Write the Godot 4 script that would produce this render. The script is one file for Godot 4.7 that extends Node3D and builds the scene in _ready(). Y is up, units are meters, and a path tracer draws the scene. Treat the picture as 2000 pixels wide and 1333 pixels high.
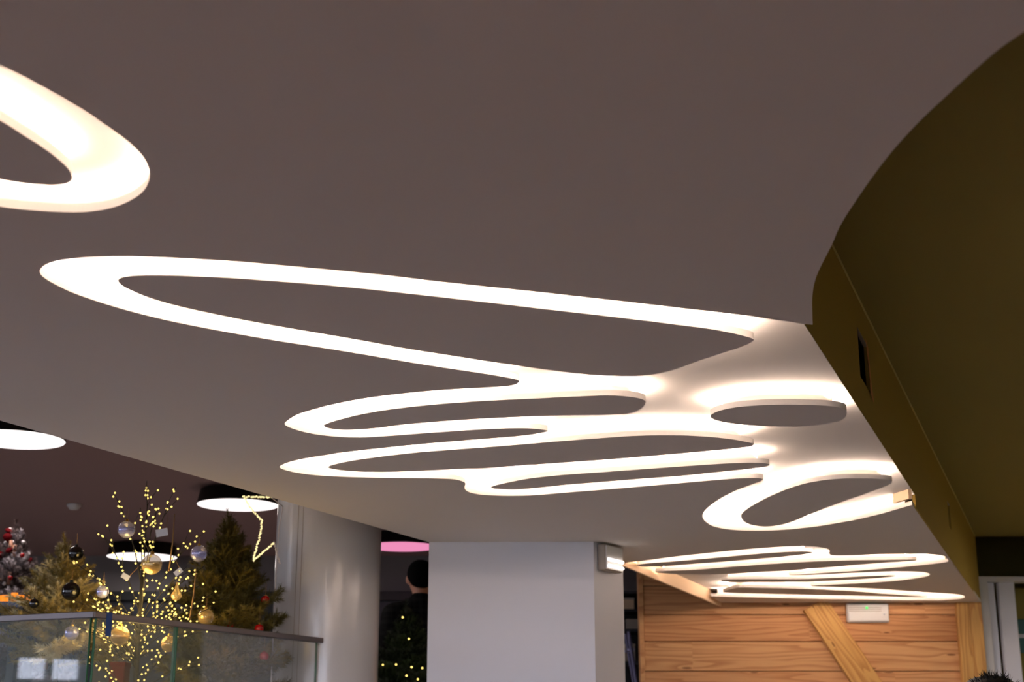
extends Node3D
# A shop interior seen from a lower landing: suspended plasterboard ceiling with glowing
# cut-outs, green fascia on the right, Christmas display behind a glass balustrade.

const SLAB := 2.6            # underside of the suspended boards
const BOARD := 0.0185        # board thickness
const RECESS := 2.66         # underside of the ceiling above the cut-outs
const UPPER := 3.42          # ceiling of the shop floor behind
const MEZZ := 1.1            # raised shop floor
const FAS0 := Vector2(0.772, -3.608)   # green fascia line in plan (x, z)
const FASD := Vector2(0.356, -0.934)

var M := {}
var used := {}
var rng := RandomNumberGenerator.new()

# ---------------------------------------------------------------- traced plan outlines (x, z in metres)
const EDGE_CURVE := [Vector2(5.3, 0.9), Vector2(3.6, 0.55), Vector2(2.4, 0.1), Vector2(1.6, -0.5), Vector2(1.12, -1.1), Vector2(0.8561, -1.6192), Vector2(0.8059, -1.741), Vector2(0.7695, -1.8338), Vector2(0.7498, -1.8826), Vector2(0.7308, -1.9387), Vector2(0.7151, -2.0117), Vector2(0.7, -2.0953), Vector2(0.6843, -2.1873), Vector2(0.6714, -2.3022), Vector2(0.6649, -2.4136), Vector2(0.6613, -2.5673), Vector2(0.6619, -2.7034), Vector2(0.6694, -2.8048), Vector2(0.6752, -2.9339), Vector2(0.6826, -3.0407), Vector2(0.699, -3.155), Vector2(0.7232, -3.2774), Vector2(0.7508, -3.4079)]
const CUT_MAIN := [Vector2(0.7239, -3.3997), Vector2(0.5892, -3.3366), Vector2(0.512, -3.305), Vector2(0.4313, -3.2752), Vector2(0.304, -3.2274), Vector2(0.18, -3.182), Vector2(0.05925, -3.1385), Vector2(-0.05856, -3.0988), Vector2(-0.1736, -3.0585), Vector2(-0.2856, -3.0152), Vector2(-0.3955, -2.9793), Vector2(-0.5035, -2.9477), Vector2(-0.5833, -2.9253), Vector2(-0.6631, -2.9082), Vector2(-0.7429, -2.8947), Vector2(-0.81, -2.8883), Vector2(-0.8647, -2.8876), Vector2(-0.9215, -2.894), Vector2(-0.961, -2.9065), Vector2(-0.9904, -2.9212), Vector2(-1.02, -2.946), Vector2(-1.041, -2.9775), Vector2(-1.049, -3.0079), Vector2(-1.048, -3.0426), Vector2(-1.037, -3.0893), Vector2(-1.016, -3.1471), Vector2(-0.9802, -3.211), Vector2(-0.9271, -3.2858), Vector2(-0.8534, -3.3674), Vector2(-0.7729, -3.4362), Vector2(-0.688, -3.5005), Vector2(-0.5994, -3.5625), Vector2(-0.538, -3.5999), Vector2(-0.412, -3.682), Vector2(-0.281, -3.7731), Vector2(-0.1435, -3.8599), Vector2(-0.0725, -3.9032), Vector2(-0.01829, -3.9416), Vector2(0.01104, -3.9673), Vector2(0.02146, -3.9897), Vector2(0.01341, -4.0191), Vector2(-0.007491, -4.042), Vector2(-0.07527, -4.0627), Vector2(-0.1055, -4.0684), Vector2(-0.22, -4.0976), Vector2(-0.3374, -4.1442), Vector2(-0.4384, -4.1971), Vector2(-0.5448, -4.2753), Vector2(-0.6218, -4.3492), Vector2(-0.6856, -4.4293), Vector2(-0.7255, -4.5045), Vector2(-0.745, -4.5586), Vector2(-0.7436, -4.5956), Vector2(-0.7254, -4.6445), Vector2(-0.6907, -4.7018), Vector2(-0.6443, -4.7435), Vector2(-0.5821, -4.7706), Vector2(-0.5173, -4.7792), Vector2(-0.4502, -4.7638), Vector2(-0.3605, -4.7326), Vector2(-0.25, -4.6952), Vector2(-0.1197, -4.6542), Vector2(-0.03407, -4.6348), Vector2(0.01191, -4.6299), Vector2(0.06387, -4.634), Vector2(0.1026, -4.6542), Vector2(0.1203, -4.6762), Vector2(0.09932, -4.7034), Vector2(0.04355, -4.7452), Vector2(-0.03156, -4.7792), Vector2(-0.1236, -4.8136), Vector2(-0.3045, -4.8882), Vector2(-0.4922, -4.979), Vector2(-0.639, -5.0634), Vector2(-0.7422, -5.1407), Vector2(-0.8245, -5.2203), Vector2(-0.8657, -5.2826), Vector2(-0.8817, -5.3232), Vector2(-0.8786, -5.3654), Vector2(-0.8502, -5.4245), Vector2(-0.7985, -5.4793), Vector2(-0.7195, -5.5183), Vector2(-0.5958, -5.5465), Vector2(-0.4456, -5.5636), Vector2(-0.2941, -5.5715), Vector2(-0.229, -5.5922), Vector2(-0.1989, -5.6363), Vector2(-0.1882, -5.6857), Vector2(-0.1934, -5.7518), Vector2(-0.1928, -5.8317), Vector2(-0.1736, -5.9049), Vector2(-0.1243, -5.959), Vector2(-0.01629, -5.9851), Vector2(0.08885, -5.972), Vector2(0.2356, -5.8985), Vector2(0.407, -5.8193), Vector2(0.5732, -5.7336), Vector2(0.7345, -5.648), Vector2(0.8399, -5.5945), Vector2(0.9032, -5.5693), Vector2(0.969, -5.5624), Vector2(0.9975, -5.5876), Vector2(0.9991, -5.6269), Vector2(0.979, -5.6917), Vector2(0.933, -5.838), Vector2(0.8941, -6.058), Vector2(0.8754, -6.28), Vector2(0.8743, -6.4645), Vector2(0.8863, -6.5882), Vector2(0.9212, -6.7329), Vector2(0.9876, -6.8975), Vector2(1.081, -6.9933), Vector2(1.185, -7.0234), Vector2(1.316, -7.0057), Vector2(1.458, -6.9009), Vector2(1.605, -6.684), Vector2(1.686, -6.495), Vector2(1.738, -6.3161), Vector2(1.763, -6.2273)]
const CUT_FAR := [Vector2(0.6364, -8.3607), Vector2(0.6912, -8.3161), Vector2(0.7412, -8.2744), Vector2(0.9381, -8.0485), Vector2(1.13, -7.8674), Vector2(1.316, -7.7152), Vector2(1.473, -7.6266), Vector2(1.574, -7.6203), Vector2(1.65, -7.6559), Vector2(1.706, -7.7259), Vector2(1.74, -7.8123), Vector2(1.756, -7.9007), Vector2(1.789, -7.991), Vector2(1.831, -8.0139), Vector2(1.916, -8.0025), Vector2(2.097, -7.9501), Vector2(2.252, -7.9344), Vector2(2.36, -7.9751), Vector2(2.427, -8.0254), Vector2(2.482, -8.154), Vector2(2.527, -8.289), Vector2(2.511, -8.3433), Vector2(2.429, -8.4539), Vector2(2.266, -8.6146), Vector2(2.092, -8.7649), Vector2(1.905, -8.881), Vector2(1.791, -8.9488), Vector2(1.735, -8.9716), Vector2(1.764, -9.006), Vector2(1.923, -8.9687), Vector2(2.096, -8.8839), Vector2(2.33, -8.8061), Vector2(2.525, -8.8281), Vector2(2.598, -8.9176), Vector2(2.621, -9.0319), Vector2(2.586, -9.164), Vector2(2.478, -9.3305), Vector2(2.258, -9.4872), Vector2(2.084, -9.5771), Vector2(2, -9.6162), Vector2(2.049, -9.6753), Vector2(2.221, -9.7319), Vector2(2.528, -9.8503), Vector2(2.867, -10.06), Vector2(3.167, -10.223), Vector2(3.264, -10.372), Vector2(3.284, -10.538), Vector2(3.195, -10.628), Vector2(2.876, -10.64), Vector2(2.509, -10.573), Vector2(2.153, -10.526), Vector2(1.667, -10.41), Vector2(1.428, -10.342)]
const CUT_RING := [Vector2(-0.7871, -1.9902), Vector2(-0.7601, -2.0338), Vector2(-0.7344, -2.0867), Vector2(-0.7081, -2.1445), Vector2(-0.6836, -2.2161), Vector2(-0.6655, -2.2779), Vector2(-0.6568, -2.336), Vector2(-0.6582, -2.3849), Vector2(-0.6651, -2.4297), Vector2(-0.6748, -2.4617), Vector2(-0.6944, -2.5058), Vector2(-0.7295, -2.5538), Vector2(-0.7741, -2.5938), Vector2(-0.8191, -2.6154), Vector2(-0.8633, -2.6224), Vector2(-0.9119, -2.6168), Vector2(-0.961, -2.6057), Vector2(-0.9955, -2.5916), Vector2(-1.095, -2.5404), Vector2(-1.219, -2.4258), Vector2(-1.302, -2.2757), Vector2(-1.305, -2.1029), Vector2(-1.243, -1.9603), Vector2(-1.138, -1.8795), Vector2(-1.033, -1.8488), Vector2(-0.9325, -1.8717), Vector2(-0.8482, -1.924)]
const LEAF := [Vector2(-0.8896, -3.0548), Vector2(-0.8795, -3.0363), Vector2(-0.8619, -3.0243), Vector2(-0.8283, -3.0159), Vector2(-0.771, -3.0152), Vector2(-0.6873, -3.0243), Vector2(-0.6042, -3.0396), Vector2(-0.5211, -3.0604), Vector2(-0.4651, -3.0742), Vector2(-0.3524, -3.1084), Vector2(-0.2378, -3.1503), Vector2(-0.1205, -3.1948), Vector2(0, -3.2418), Vector2(0.06147, -3.2664), Vector2(0.1869, -3.3149), Vector2(0.316, -3.3661), Vector2(0.4156, -3.4088), Vector2(0.4998, -3.4455), Vector2(0.5537, -3.4782), Vector2(0.598, -3.5115), Vector2(0.6216, -3.5356), Vector2(0.6275, -3.5552), Vector2(0.6123, -3.6024), Vector2(0.5512, -3.6951), Vector2(0.4934, -3.7868), Vector2(0.448, -3.8628), Vector2(0.3993, -3.9091), Vector2(0.3457, -3.9285), Vector2(0.2725, -3.9238), Vector2(0.181, -3.8974), Vector2(0.08879, -3.8513), Vector2(0, -3.8007), Vector2(-0.07006, -3.7621), Vector2(-0.1386, -3.719), Vector2(-0.2716, -3.6379), Vector2(-0.3981, -3.5478), Vector2(-0.5195, -3.4664), Vector2(-0.5783, -3.427), Vector2(-0.6354, -3.3862), Vector2(-0.6633, -3.3648), Vector2(-0.7443, -3.2986), Vector2(-0.8085, -3.2377), Vector2(-0.8544, -3.1768), Vector2(-0.8829, -3.116), Vector2(-0.8915, -3.0817)]
const TONGUE := [Vector2(-0.6209, -4.594), Vector2(-0.6076, -4.5625), Vector2(-0.5639, -4.5045), Vector2(-0.4808, -4.4219), Vector2(-0.3939, -4.3586), Vector2(-0.2697, -4.2962), Vector2(-0.1493, -4.2533), Vector2(-0.03122, -4.2233), Vector2(0.07769, -4.2024), Vector2(0.1931, -4.1771), Vector2(0.288, -4.1638), Vector2(0.3396, -4.1738), Vector2(0.3802, -4.1971), Vector2(0.4039, -4.2274), Vector2(0.4112, -4.265), Vector2(0.4083, -4.3208), Vector2(0.391, -4.3816), Vector2(0.366, -4.413), Vector2(0.3052, -4.4285), Vector2(0.1635, -4.4367), Vector2(0.04103, -4.4546), Vector2(-0.1157, -4.4892), Vector2(-0.2416, -4.5275), Vector2(-0.3706, -4.5798), Vector2(-0.4382, -4.6203), Vector2(-0.5037, -4.6461), Vector2(-0.5644, -4.6542), Vector2(-0.6047, -4.634)]
const BLADE := [Vector2(-0.6979, -5.3284), Vector2(-0.6749, -5.2836), Vector2(-0.6095, -5.2153), Vector2(-0.5071, -5.1387), Vector2(-0.3605, -5.0538), Vector2(-0.2194, -4.9956), Vector2(-0.0815, -4.945), Vector2(0.05377, -4.8909), Vector2(0.1467, -4.8502), Vector2(0.2903, -4.7963), Vector2(0.4085, -4.7562), Vector2(0.5266, -4.7427), Vector2(0.6237, -4.7537), Vector2(0.7252, -4.792), Vector2(0.807, -4.8484), Vector2(0.8458, -4.8945), Vector2(0.844, -4.9287), Vector2(0.7999, -4.9651), Vector2(0.7065, -5.0143), Vector2(0.5624, -5.0834), Vector2(0.3638, -5.1723), Vector2(0.2102, -5.2324), Vector2(0.03866, -5.2971), Vector2(-0.08772, -5.3442), Vector2(-0.2354, -5.3792), Vector2(-0.3848, -5.4137), Vector2(-0.4849, -5.4299), Vector2(-0.5833, -5.4245), Vector2(-0.6494, -5.3975), Vector2(-0.6891, -5.3601)]
const SLIVER := [Vector2(-0.08606, -5.7762), Vector2(-0.06878, -5.7336), Vector2(-0.01545, -5.6621), Vector2(0.06694, -5.5727), Vector2(0.1922, -5.496), Vector2(0.3803, -5.4202), Vector2(0.5372, -5.3558), Vector2(0.6908, -5.295), Vector2(0.8169, -5.2528), Vector2(0.8947, -5.2416), Vector2(0.9428, -5.2487), Vector2(0.9672, -5.2733), Vector2(0.9654, -5.3127), Vector2(0.9139, -5.3601), Vector2(0.815, -5.4202), Vector2(0.6626, -5.5127), Vector2(0.5031, -5.5841), Vector2(0.3398, -5.6621), Vector2(0.2285, -5.7132), Vector2(0.1156, -5.7823), Vector2(0.01059, -5.8317), Vector2(-0.0423, -5.8218), Vector2(-0.078, -5.802)]
const OVAL := [Vector2(0.636, -4.4553), Vector2(0.6367, -4.4182), Vector2(0.6529, -4.3708), Vector2(0.6908, -4.3279), Vector2(0.7538, -4.2983), Vector2(0.8309, -4.2857), Vector2(0.9107, -4.2892), Vector2(0.9723, -4.2997), Vector2(1.017, -4.3208), Vector2(1.045, -4.3528), Vector2(1.059, -4.3926), Vector2(1.069, -4.4591), Vector2(1.067, -4.5121), Vector2(1.04, -4.5586), Vector2(0.9917, -4.59), Vector2(0.9311, -4.6043), Vector2(0.8454, -4.598), Vector2(0.7572, -4.5742), Vector2(0.6885, -4.5352), Vector2(0.654, -4.4969)]
const PETAL := [Vector2(1.067, -6.5961), Vector2(1.053, -6.4874), Vector2(1.055, -6.3379), Vector2(1.073, -6.1532), Vector2(1.107, -5.946), Vector2(1.148, -5.7762), Vector2(1.197, -5.6621), Vector2(1.259, -5.598), Vector2(1.323, -5.5727), Vector2(1.403, -5.5727), Vector2(1.476, -5.5899), Vector2(1.513, -5.6188), Vector2(1.527, -5.6503), Vector2(1.532, -5.7048), Vector2(1.514, -5.8069), Vector2(1.474, -5.9916), Vector2(1.415, -6.2443), Vector2(1.372, -6.4737), Vector2(1.335, -6.7002), Vector2(1.31, -6.7991), Vector2(1.271, -6.8667), Vector2(1.223, -6.8906), Vector2(1.163, -6.8446), Vector2(1.108, -6.7444)]
const RING_CORE := [Vector2(-0.8568, -2.1914), Vector2(-0.8404, -2.2434), Vector2(-0.8232, -2.2977), Vector2(-0.8101, -2.3544), Vector2(-0.8058, -2.404), Vector2(-0.8114, -2.443), Vector2(-0.821, -2.4642), Vector2(-0.8345, -2.4743), Vector2(-0.8566, -2.4807), Vector2(-0.8925, -2.4756), Vector2(-0.9262, -2.463), Vector2(-0.9473, -2.4525), Vector2(-1.046, -2.3896), Vector2(-1.147, -2.2649), Vector2(-1.18, -2.1512), Vector2(-1.17, -2.0473), Vector2(-1.115, -1.9857), Vector2(-1.041, -1.9771), Vector2(-0.9623, -2.0329), Vector2(-0.9019, -2.1067)]
const FAR_A := [Vector2(0.7386, -8.4539), Vector2(0.7809, -8.3857), Vector2(0.9622, -8.2622), Vector2(1.227, -8.0485), Vector2(1.417, -7.894), Vector2(1.534, -7.8409), Vector2(1.617, -7.8343), Vector2(1.658, -7.8674), Vector2(1.611, -7.991), Vector2(1.457, -8.1303), Vector2(1.261, -8.2817), Vector2(1.055, -8.4184), Vector2(0.8711, -8.5387), Vector2(0.7794, -8.5387)]
const FAR_B := [Vector2(0.8817, -8.8061), Vector2(0.9396, -8.7567), Vector2(1.091, -8.7106), Vector2(1.301, -8.5517), Vector2(1.506, -8.4108), Vector2(1.711, -8.3038), Vector2(1.918, -8.2355), Vector2(2.161, -8.2017), Vector2(2.293, -8.2017), Vector2(2.331, -8.233), Vector2(2.286, -8.2866), Vector2(2.195, -8.3383), Vector2(2.023, -8.4692), Vector2(1.85, -8.6172), Vector2(1.705, -8.7458), Vector2(1.503, -8.8476), Vector2(1.336, -8.9431), Vector2(1.201, -8.9601), Vector2(1.039, -8.9459), Vector2(0.9375, -8.8895)]
const FAR_C := [Vector2(1.36, -9.3244), Vector2(1.386, -9.239), Vector2(1.564, -9.2178), Vector2(1.779, -9.2239), Vector2(1.968, -9.1849), Vector2(2.232, -9.0522), Vector2(2.365, -9.0031), Vector2(2.417, -9.029), Vector2(2.393, -9.1136), Vector2(2.205, -9.2602), Vector2(2.004, -9.3553), Vector2(1.927, -9.3895), Vector2(1.679, -9.4082), Vector2(1.445, -9.4176)]
const FAR_D := [Vector2(1.476, -10.06), Vector2(1.507, -9.8332), Vector2(1.546, -9.7419), Vector2(1.741, -9.7654), Vector2(2.015, -9.8332), Vector2(2.374, -9.9892), Vector2(2.666, -10.186), Vector2(2.948, -10.354), Vector2(3.005, -10.41), Vector2(2.932, -10.43), Vector2(2.628, -10.354), Vector2(2.194, -10.271), Vector2(1.814, -10.186), Vector2(1.53, -10.107)]

# ---------------------------------------------------------------- set-up
func _ready():
	rng.seed = 7
	var cam := Camera3D.new()
	cam.name = "camera"
	cam.position = Vector3(0, 1.6, 0)
	cam.rotation_degrees = Vector3(15.7, 0, 0)
	cam.fov = 26.985
	cam.near = 0.05
	cam.far = 100.0
	var at := CameraAttributesPhysical.new()
	at.frustum_focal_length = 50.0
	at.exposure_aperture = 5.0
	at.frustum_focus_distance = 4.6
	at.frustum_near = 0.05
	at.frustum_far = 100.0
	add_child(cam)
	cam.attributes = at
	cam.fov = 26.985
	cam.current = true
	var we := WorldEnvironment.new()
	we.name = "environment"
	var e := Environment.new()
	var sky := Sky.new()
	var sm := ProceduralSkyMaterial.new()
	sm.sky_top_color = Color(0.62, 0.68, 0.83)
	sm.sky_horizon_color = Color(0.84, 0.86, 0.93)
	sm.ground_bottom_color = Color(0.30, 0.31, 0.33)
	sm.ground_horizon_color = Color(0.55, 0.58, 0.62)
	sky.sky_material = sm
	e.background_mode = Environment.BG_SKY
	e.sky = sky
	e.background_energy_multiplier = 24.0
	e.tonemap_mode = Environment.TONE_MAPPER_LINEAR
	e.tonemap_exposure = 1.0
	e.sdfgi_enabled = true
	e.ssao_enabled = true
	e.ssil_enabled = true
	we.environment = e
	add_child(we)
	materials()
	build_ceiling()
	build_shell()
	build_wood_wall()
	build_supports()
	build_lamps()
	build_balustrade()
	build_trees()
	build_ornaments()
	build_small_things()
	build_people()

# ---------------------------------------------------------------- materials
func mat(key: String, c: Color, rough := 0.8, metal := 0.0, spec := 0.5) -> StandardMaterial3D:
	var m := StandardMaterial3D.new()
	m.resource_name = key
	m.albedo_color = c
	m.roughness = rough
	m.metallic = metal
	m.metallic_specular = spec
	m.cull_mode = BaseMaterial3D.CULL_DISABLED
	M[key] = m
	return m

func glow(key: String, c: Color, energy: float) -> StandardMaterial3D:
	var m := mat(key, c.darkened(0.45), 0.5)
	m.emission_enabled = true
	m.emission = c
	m.emission_energy_multiplier = energy
	return m

func noise_normal(freq: float, strength: float, sd: int) -> NoiseTexture2D:
	var n := FastNoiseLite.new()
	n.seed = sd
	n.frequency = freq
	n.fractal_octaves = 4
	var t := NoiseTexture2D.new()
	t.width = 512
	t.height = 512
	t.seamless = true
	t.as_normal_map = true
	t.bump_strength = strength
	t.noise = n
	return t

func wood_texture(sd: int, rings: float) -> ImageTexture:
	var w := 1024
	var h := 256
	var im := Image.create(w, h, false, Image.FORMAT_RGB8)
	var n := FastNoiseLite.new()
	n.seed = sd
	n.frequency = 0.004
	n.fractal_octaves = 3
	var f := FastNoiseLite.new()
	f.seed = sd + 9
	f.frequency = 0.03
	f.fractal_octaves = 3
	var r := RandomNumberGenerator.new()
	r.seed = sd
	var knots := []
	for k in 3:
		knots.append(Vector3(r.randf() * w, r.randf_range(0.15, 0.85) * h, r.randf_range(5.0, 10.0)))
	var a := Color(0.84, 0.67, 0.49)
	var b := Color(0.67, 0.47, 0.31)
	for y in h:
		for x in w:
			var v := float(y) / h
			var bend := n.get_noise_2d(x * 0.28, y * 1.1)
			var arch := absf(v - 0.5 - 0.12 * n.get_noise_2d(x * 0.35, 900.0))
			var q := arch * rings * (1.0 - 0.35 * arch) + bend * 1.6 + x * 0.0022 * (1.0 - smoothstep(0.0, 0.22, arch))
			var dark := 0.0
			for kn in knots:
				var dx: float = (x - kn.x) * 0.55
				var dy: float = y - kn.y
				var dd: float = sqrt(dx * dx + dy * dy) / kn.z
				q += 1.4 * exp(-dd * 0.55)
				dark = maxf(dark, 1.0 - smoothstep(0.7, 1.25, dd))
			var s := q - floorf(q)
			var late := smoothstep(0.35, 0.92, s) * (1.0 - smoothstep(0.93, 1.0, s))
			var fine := f.get_noise_2d(x * 0.25, y * 9.0)
			var c := a.lerp(b, clampf(0.62 * late + 0.22 * fine + 0.10, 0.0, 1.0))
			c = c.lerp(Color(0.36, 0.21, 0.12), dark * 0.7)
			im.set_pixel(x, y, c)
	im.generate_mipmaps()
	return ImageTexture.create_from_image(im)

func plaid_texture() -> ImageTexture:
	var im := Image.create(128, 128, false, Image.FORMAT_RGB8)
	for y in 128:
		for x in 128:
			var c := Color(0.055, 0.055, 0.06)
			if x % 64 < 20:
				c = c.lerp(Color(0.16, 0.155, 0.15), 0.5)
			if y % 64 < 20:
				c = c.lerp(Color(0.16, 0.155, 0.15), 0.5)
			if x % 64 == 44 or y % 64 == 44:
				c = Color(0.2, 0.19, 0.17)
			if (x + y) % 3 == 0:
				c = c.darkened(0.25)
			im.set_pixel(x, y, c)
	return ImageTexture.create_from_image(im)

func materials():
	var c := mat("ceiling_paint", Color(0.86, 0.835, 0.81), 0.9, 0.0, 0.3)
	c.normal_enabled = true
	c.normal_texture = noise_normal(0.02, 1.5, 3)
	c.normal_scale = 0.25
	c.uv1_triplanar = true
	c.uv1_world_triplanar = true
	c.uv1_scale = Vector3(0.9, 0.9, 4.5)
	mat("raw_board", Color(0.86, 0.74, 0.61), 0.85, 0.0, 0.3)
	mat("upper_paint", Color(0.66, 0.56, 0.55), 0.9, 0.0, 0.3)
	mat("green_paint", Color(0.54, 0.49, 0.26), 0.85, 0.0, 0.3)
	mat("lit_green_paint", Color(0.67, 0.57, 0.28), 0.85, 0.0, 0.3)  # lighter copy of the green, stronger light on the fascia put into the colour
	mat("bead_paint", Color(0.76, 0.70, 0.46), 0.8, 0.0, 0.3)
	mat("back_wall", Color(0.50, 0.48, 0.48), 0.9, 0.0, 0.3)
	mat("shop_blue", Color(0.24, 0.29, 0.38), 0.8, 0.0, 0.3)
	mat("warm_wall", Color(0.70, 0.60, 0.50), 0.85, 0.0, 0.3)
	mat("slate", Color(0.14, 0.15, 0.19), 0.5)
	mat("wall_paint", Color(0.78, 0.775, 0.77), 0.85, 0.0, 0.3)
	mat("pillar_paint", Color(0.83, 0.83, 0.86), 0.75, 0.0, 0.3)
	mat("floor_stone", Color(0.76, 0.73, 0.70), 0.45, 0.0, 0.5)
	mat("landing_bounce", Color(0.45, 0.27, 0.12), 0.5, 0.0, 0.5)  # unseen near floor, brown chosen to dim and warm the ceiling bounce
	mat("dark_frame", Color(0.05, 0.05, 0.055), 0.5)
	mat("black_metal", Color(0.03, 0.03, 0.035), 0.45, 0.2)
	mat("grey_metal", Color(0.42, 0.39, 0.39), 0.42, 0.55)
	mat("white_plastic", Color(0.84, 0.83, 0.82), 0.35)
	mat("grey_plastic", Color(0.62, 0.57, 0.52), 0.5)
	mat("dark_void", Color(0.01, 0.01, 0.01), 1.0, 0.0, 0.0)
	mat("torn_liner", Color(0.84, 0.60, 0.42), 0.9, 0.0, 0.2)
	var col := mat("column_film", Color(0.80, 0.785, 0.775), 0.2, 0.0, 0.6)
	col.normal_enabled = true
	col.normal_texture = noise_normal(0.012, 3.0, 21)
	col.normal_scale = 0.18
	col.uv1_scale = Vector3(3.0, 0.12, 1.0)
	var g := mat("pane_glass", Color(0.80, 0.86, 0.84, 0.07), 0.02, 0.0, 0.5)
	g.transparency = BaseMaterial3D.TRANSPARENCY_ALPHA
	mat("glass_edge", Color(0.16, 0.34, 0.22), 0.2)
	var wp := mat("window_pane", Color(0.9, 0.95, 1.0, 0.04), 0.02)
	wp.transparency = BaseMaterial3D.TRANSPARENCY_ALPHA
	var tp := mat("tinted_pane", Color(0.16, 0.34, 0.60, 0.7), 0.05)  # blue tint added to dim the small window in the balustrade reflection
	tp.transparency = BaseMaterial3D.TRANSPARENCY_ALPHA
	var wood_a := wood_texture(5, 7.0)
	var wood_b := wood_texture(31, 9.0)
	var tones := [Color(1.0, 0.95, 0.90), Color(0.95, 0.88, 0.82), Color(1.0, 0.97, 0.92)]
	for k in 3:
		var p := mat("plank_%d" % k, tones[k], 0.62, 0.0, 0.4)
		p.albedo_texture = wood_a if k != 1 else wood_b
	var post := mat("post_wood", Color(1.0, 0.98, 0.80), 0.6, 0.0, 0.4)
	post.albedo_texture = wood_b
	glow("led_glow", Color(1.0, 0.89, 0.78), 4.0)
	glow("disc_glow", Color(1.0, 0.96, 0.95), 1.6)
	glow("pink_disc_glow", Color(1.0, 0.60, 0.78), 0.85)
	glow("bulb_glow", Color(1.0, 0.87, 0.46), 2.0)
	glow("star_glow", Color(1.0, 0.92, 0.66), 1.3)
	glow("tube_glow", Color(1.0, 0.97, 0.95), 2.0)
	glow("green_led_glow", Color(0.15, 1.0, 0.45), 1.2)
	glow("candle_glow", Color(1.0, 0.55, 0.12), 1.1)
	mat("green_needles", Color(0.33, 0.30, 0.12), 0.6, 0.0, 0.4)
	mat("dark_needles", Color(0.13, 0.17, 0.08), 0.6, 0.0, 0.4)
	mat("gold_needles", Color(0.60, 0.53, 0.30), 0.4, 0.2, 0.5)
	mat("frost_needles", Color(0.36, 0.30, 0.30), 0.7, 0.0, 0.4)
	mat("green_needles_tip", Color(0.50, 0.43, 0.17), 0.55, 0.0, 0.4)  # gold put into the colour for warm light on the needles
	mat("gold_needles_tip", Color(0.90, 0.84, 0.62), 0.35, 0.2, 0.5)
	mat("dark_needles_tip", Color(0.20, 0.26, 0.11), 0.6, 0.0, 0.4)
	mat("frost_needles_tip", Color(0.66, 0.62, 0.64), 0.7, 0.0, 0.4)
	mat("bark", Color(0.13, 0.09, 0.06), 0.8)
	mat("twig", Color(0.03, 0.022, 0.02), 0.8)
	mat("red_velvet", Color(0.34, 0.02, 0.045), 0.8, 0.0, 0.2)
	mat("red_gloss", Color(0.62, 0.03, 0.05), 0.2)
	mat("black_gloss", Color(0.012, 0.012, 0.018), 0.12, 0.0, 0.6)
	mat("gold_metal", Color(0.80, 0.66, 0.32), 0.25, 0.9)
	mat("paper", Color(0.82, 0.82, 0.84), 0.8)
	mat("string", Color(0.55, 0.42, 0.26), 0.9)
	mat("blue_tape", Color(0.02, 0.24, 0.50), 0.6)
	mat("house_wood", Color(0.36, 0.25, 0.16), 0.8)
	mat("pearl", Color(0.80, 0.77, 0.78), 0.3)
	mat("wood_bead", Color(0.66, 0.46, 0.36), 0.6)
	mat("blue_grey", Color(0.30, 0.36, 0.48), 0.4)
	mat("ladder_metal", Color(0.62, 0.62, 0.78), 0.35, 0.3)
	mat("teal", Color(0.0, 0.33, 0.32), 0.5)
	var gg := mat("gold_glass", Color(0.86, 0.74, 0.48, 0.3), 0.06, 0.3, 0.8)
	gg.transparency = BaseMaterial3D.TRANSPARENCY_ALPHA
	var cg := mat("pearl_glass", Color(0.80, 0.80, 0.92, 0.16), 0.04, 0.2, 0.9)
	cg.transparency = BaseMaterial3D.TRANSPARENCY_ALPHA
	var cb := mat("iridescent_band", Color(0.45, 0.50, 0.86, 0.4), 0.08, 0.5, 0.9)
	cb.transparency = BaseMaterial3D.TRANSPARENCY_ALPHA
	var pl := mat("plaid_wool", Color(1, 1, 1), 0.95, 0.0, 0.2)
	pl.albedo_texture = plaid_texture()
	pl.uv1_triplanar = true
	pl.uv1_scale = Vector3(6, 6, 6)
	mat("skin", Color(0.72, 0.50, 0.40), 0.55)
	mat("knit_cap", Color(0.02, 0.02, 0.022), 0.95, 0.0, 0.2)
	mat("hair", Color(0.035, 0.025, 0.02), 0.5)
	mat("dark_cloth", Color(0.06, 0.065, 0.08), 0.9)
	mat("grey_cloth", Color(0.20, 0.20, 0.22), 0.9)
	mat("shoe", Color(0.04, 0.035, 0.03), 0.5)

# ---------------------------------------------------------------- node helpers
func numbered(called: String) -> String:
	if not used.has(called):
		used[called] = 0
		return called
	used[called] += 1
	return "%s_%03d" % [called, used[called]]

func thing(called: String, label: String, category: String, pos := Vector3.ZERO, group := "") -> Node3D:
	var o := Node3D.new()
	o.name = numbered(called)
	add_child(o)
	o.position = pos
	o.set_meta("label", label)
	o.set_meta("category", category)
	if group != "":
		o.set_meta("group", group)
	return o

func structure(called: String, pos := Vector3.ZERO) -> Node3D:
	var o := Node3D.new()
	o.name = called
	add_child(o)
	o.position = pos
	o.set_meta("kind", "structure")
	return o

func part(called: String, m, material: String, parent: Node3D, label := "") -> MeshInstance3D:
	var o := MeshInstance3D.new()
	o.name = called
	o.mesh = m.commit() if m is SurfaceTool else m
	o.material_override = M[material]
	parent.add_child(o, true)
	if label != "":
		o.set_meta("label", label)
	return o

func tool() -> SurfaceTool:
	var st := SurfaceTool.new()
	st.begin(Mesh.PRIMITIVE_TRIANGLES)
	st.set_smooth_group(-1)
	return st

func done(st: SurfaceTool) -> ArrayMesh:
	st.generate_normals()
	return st.commit()

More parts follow.
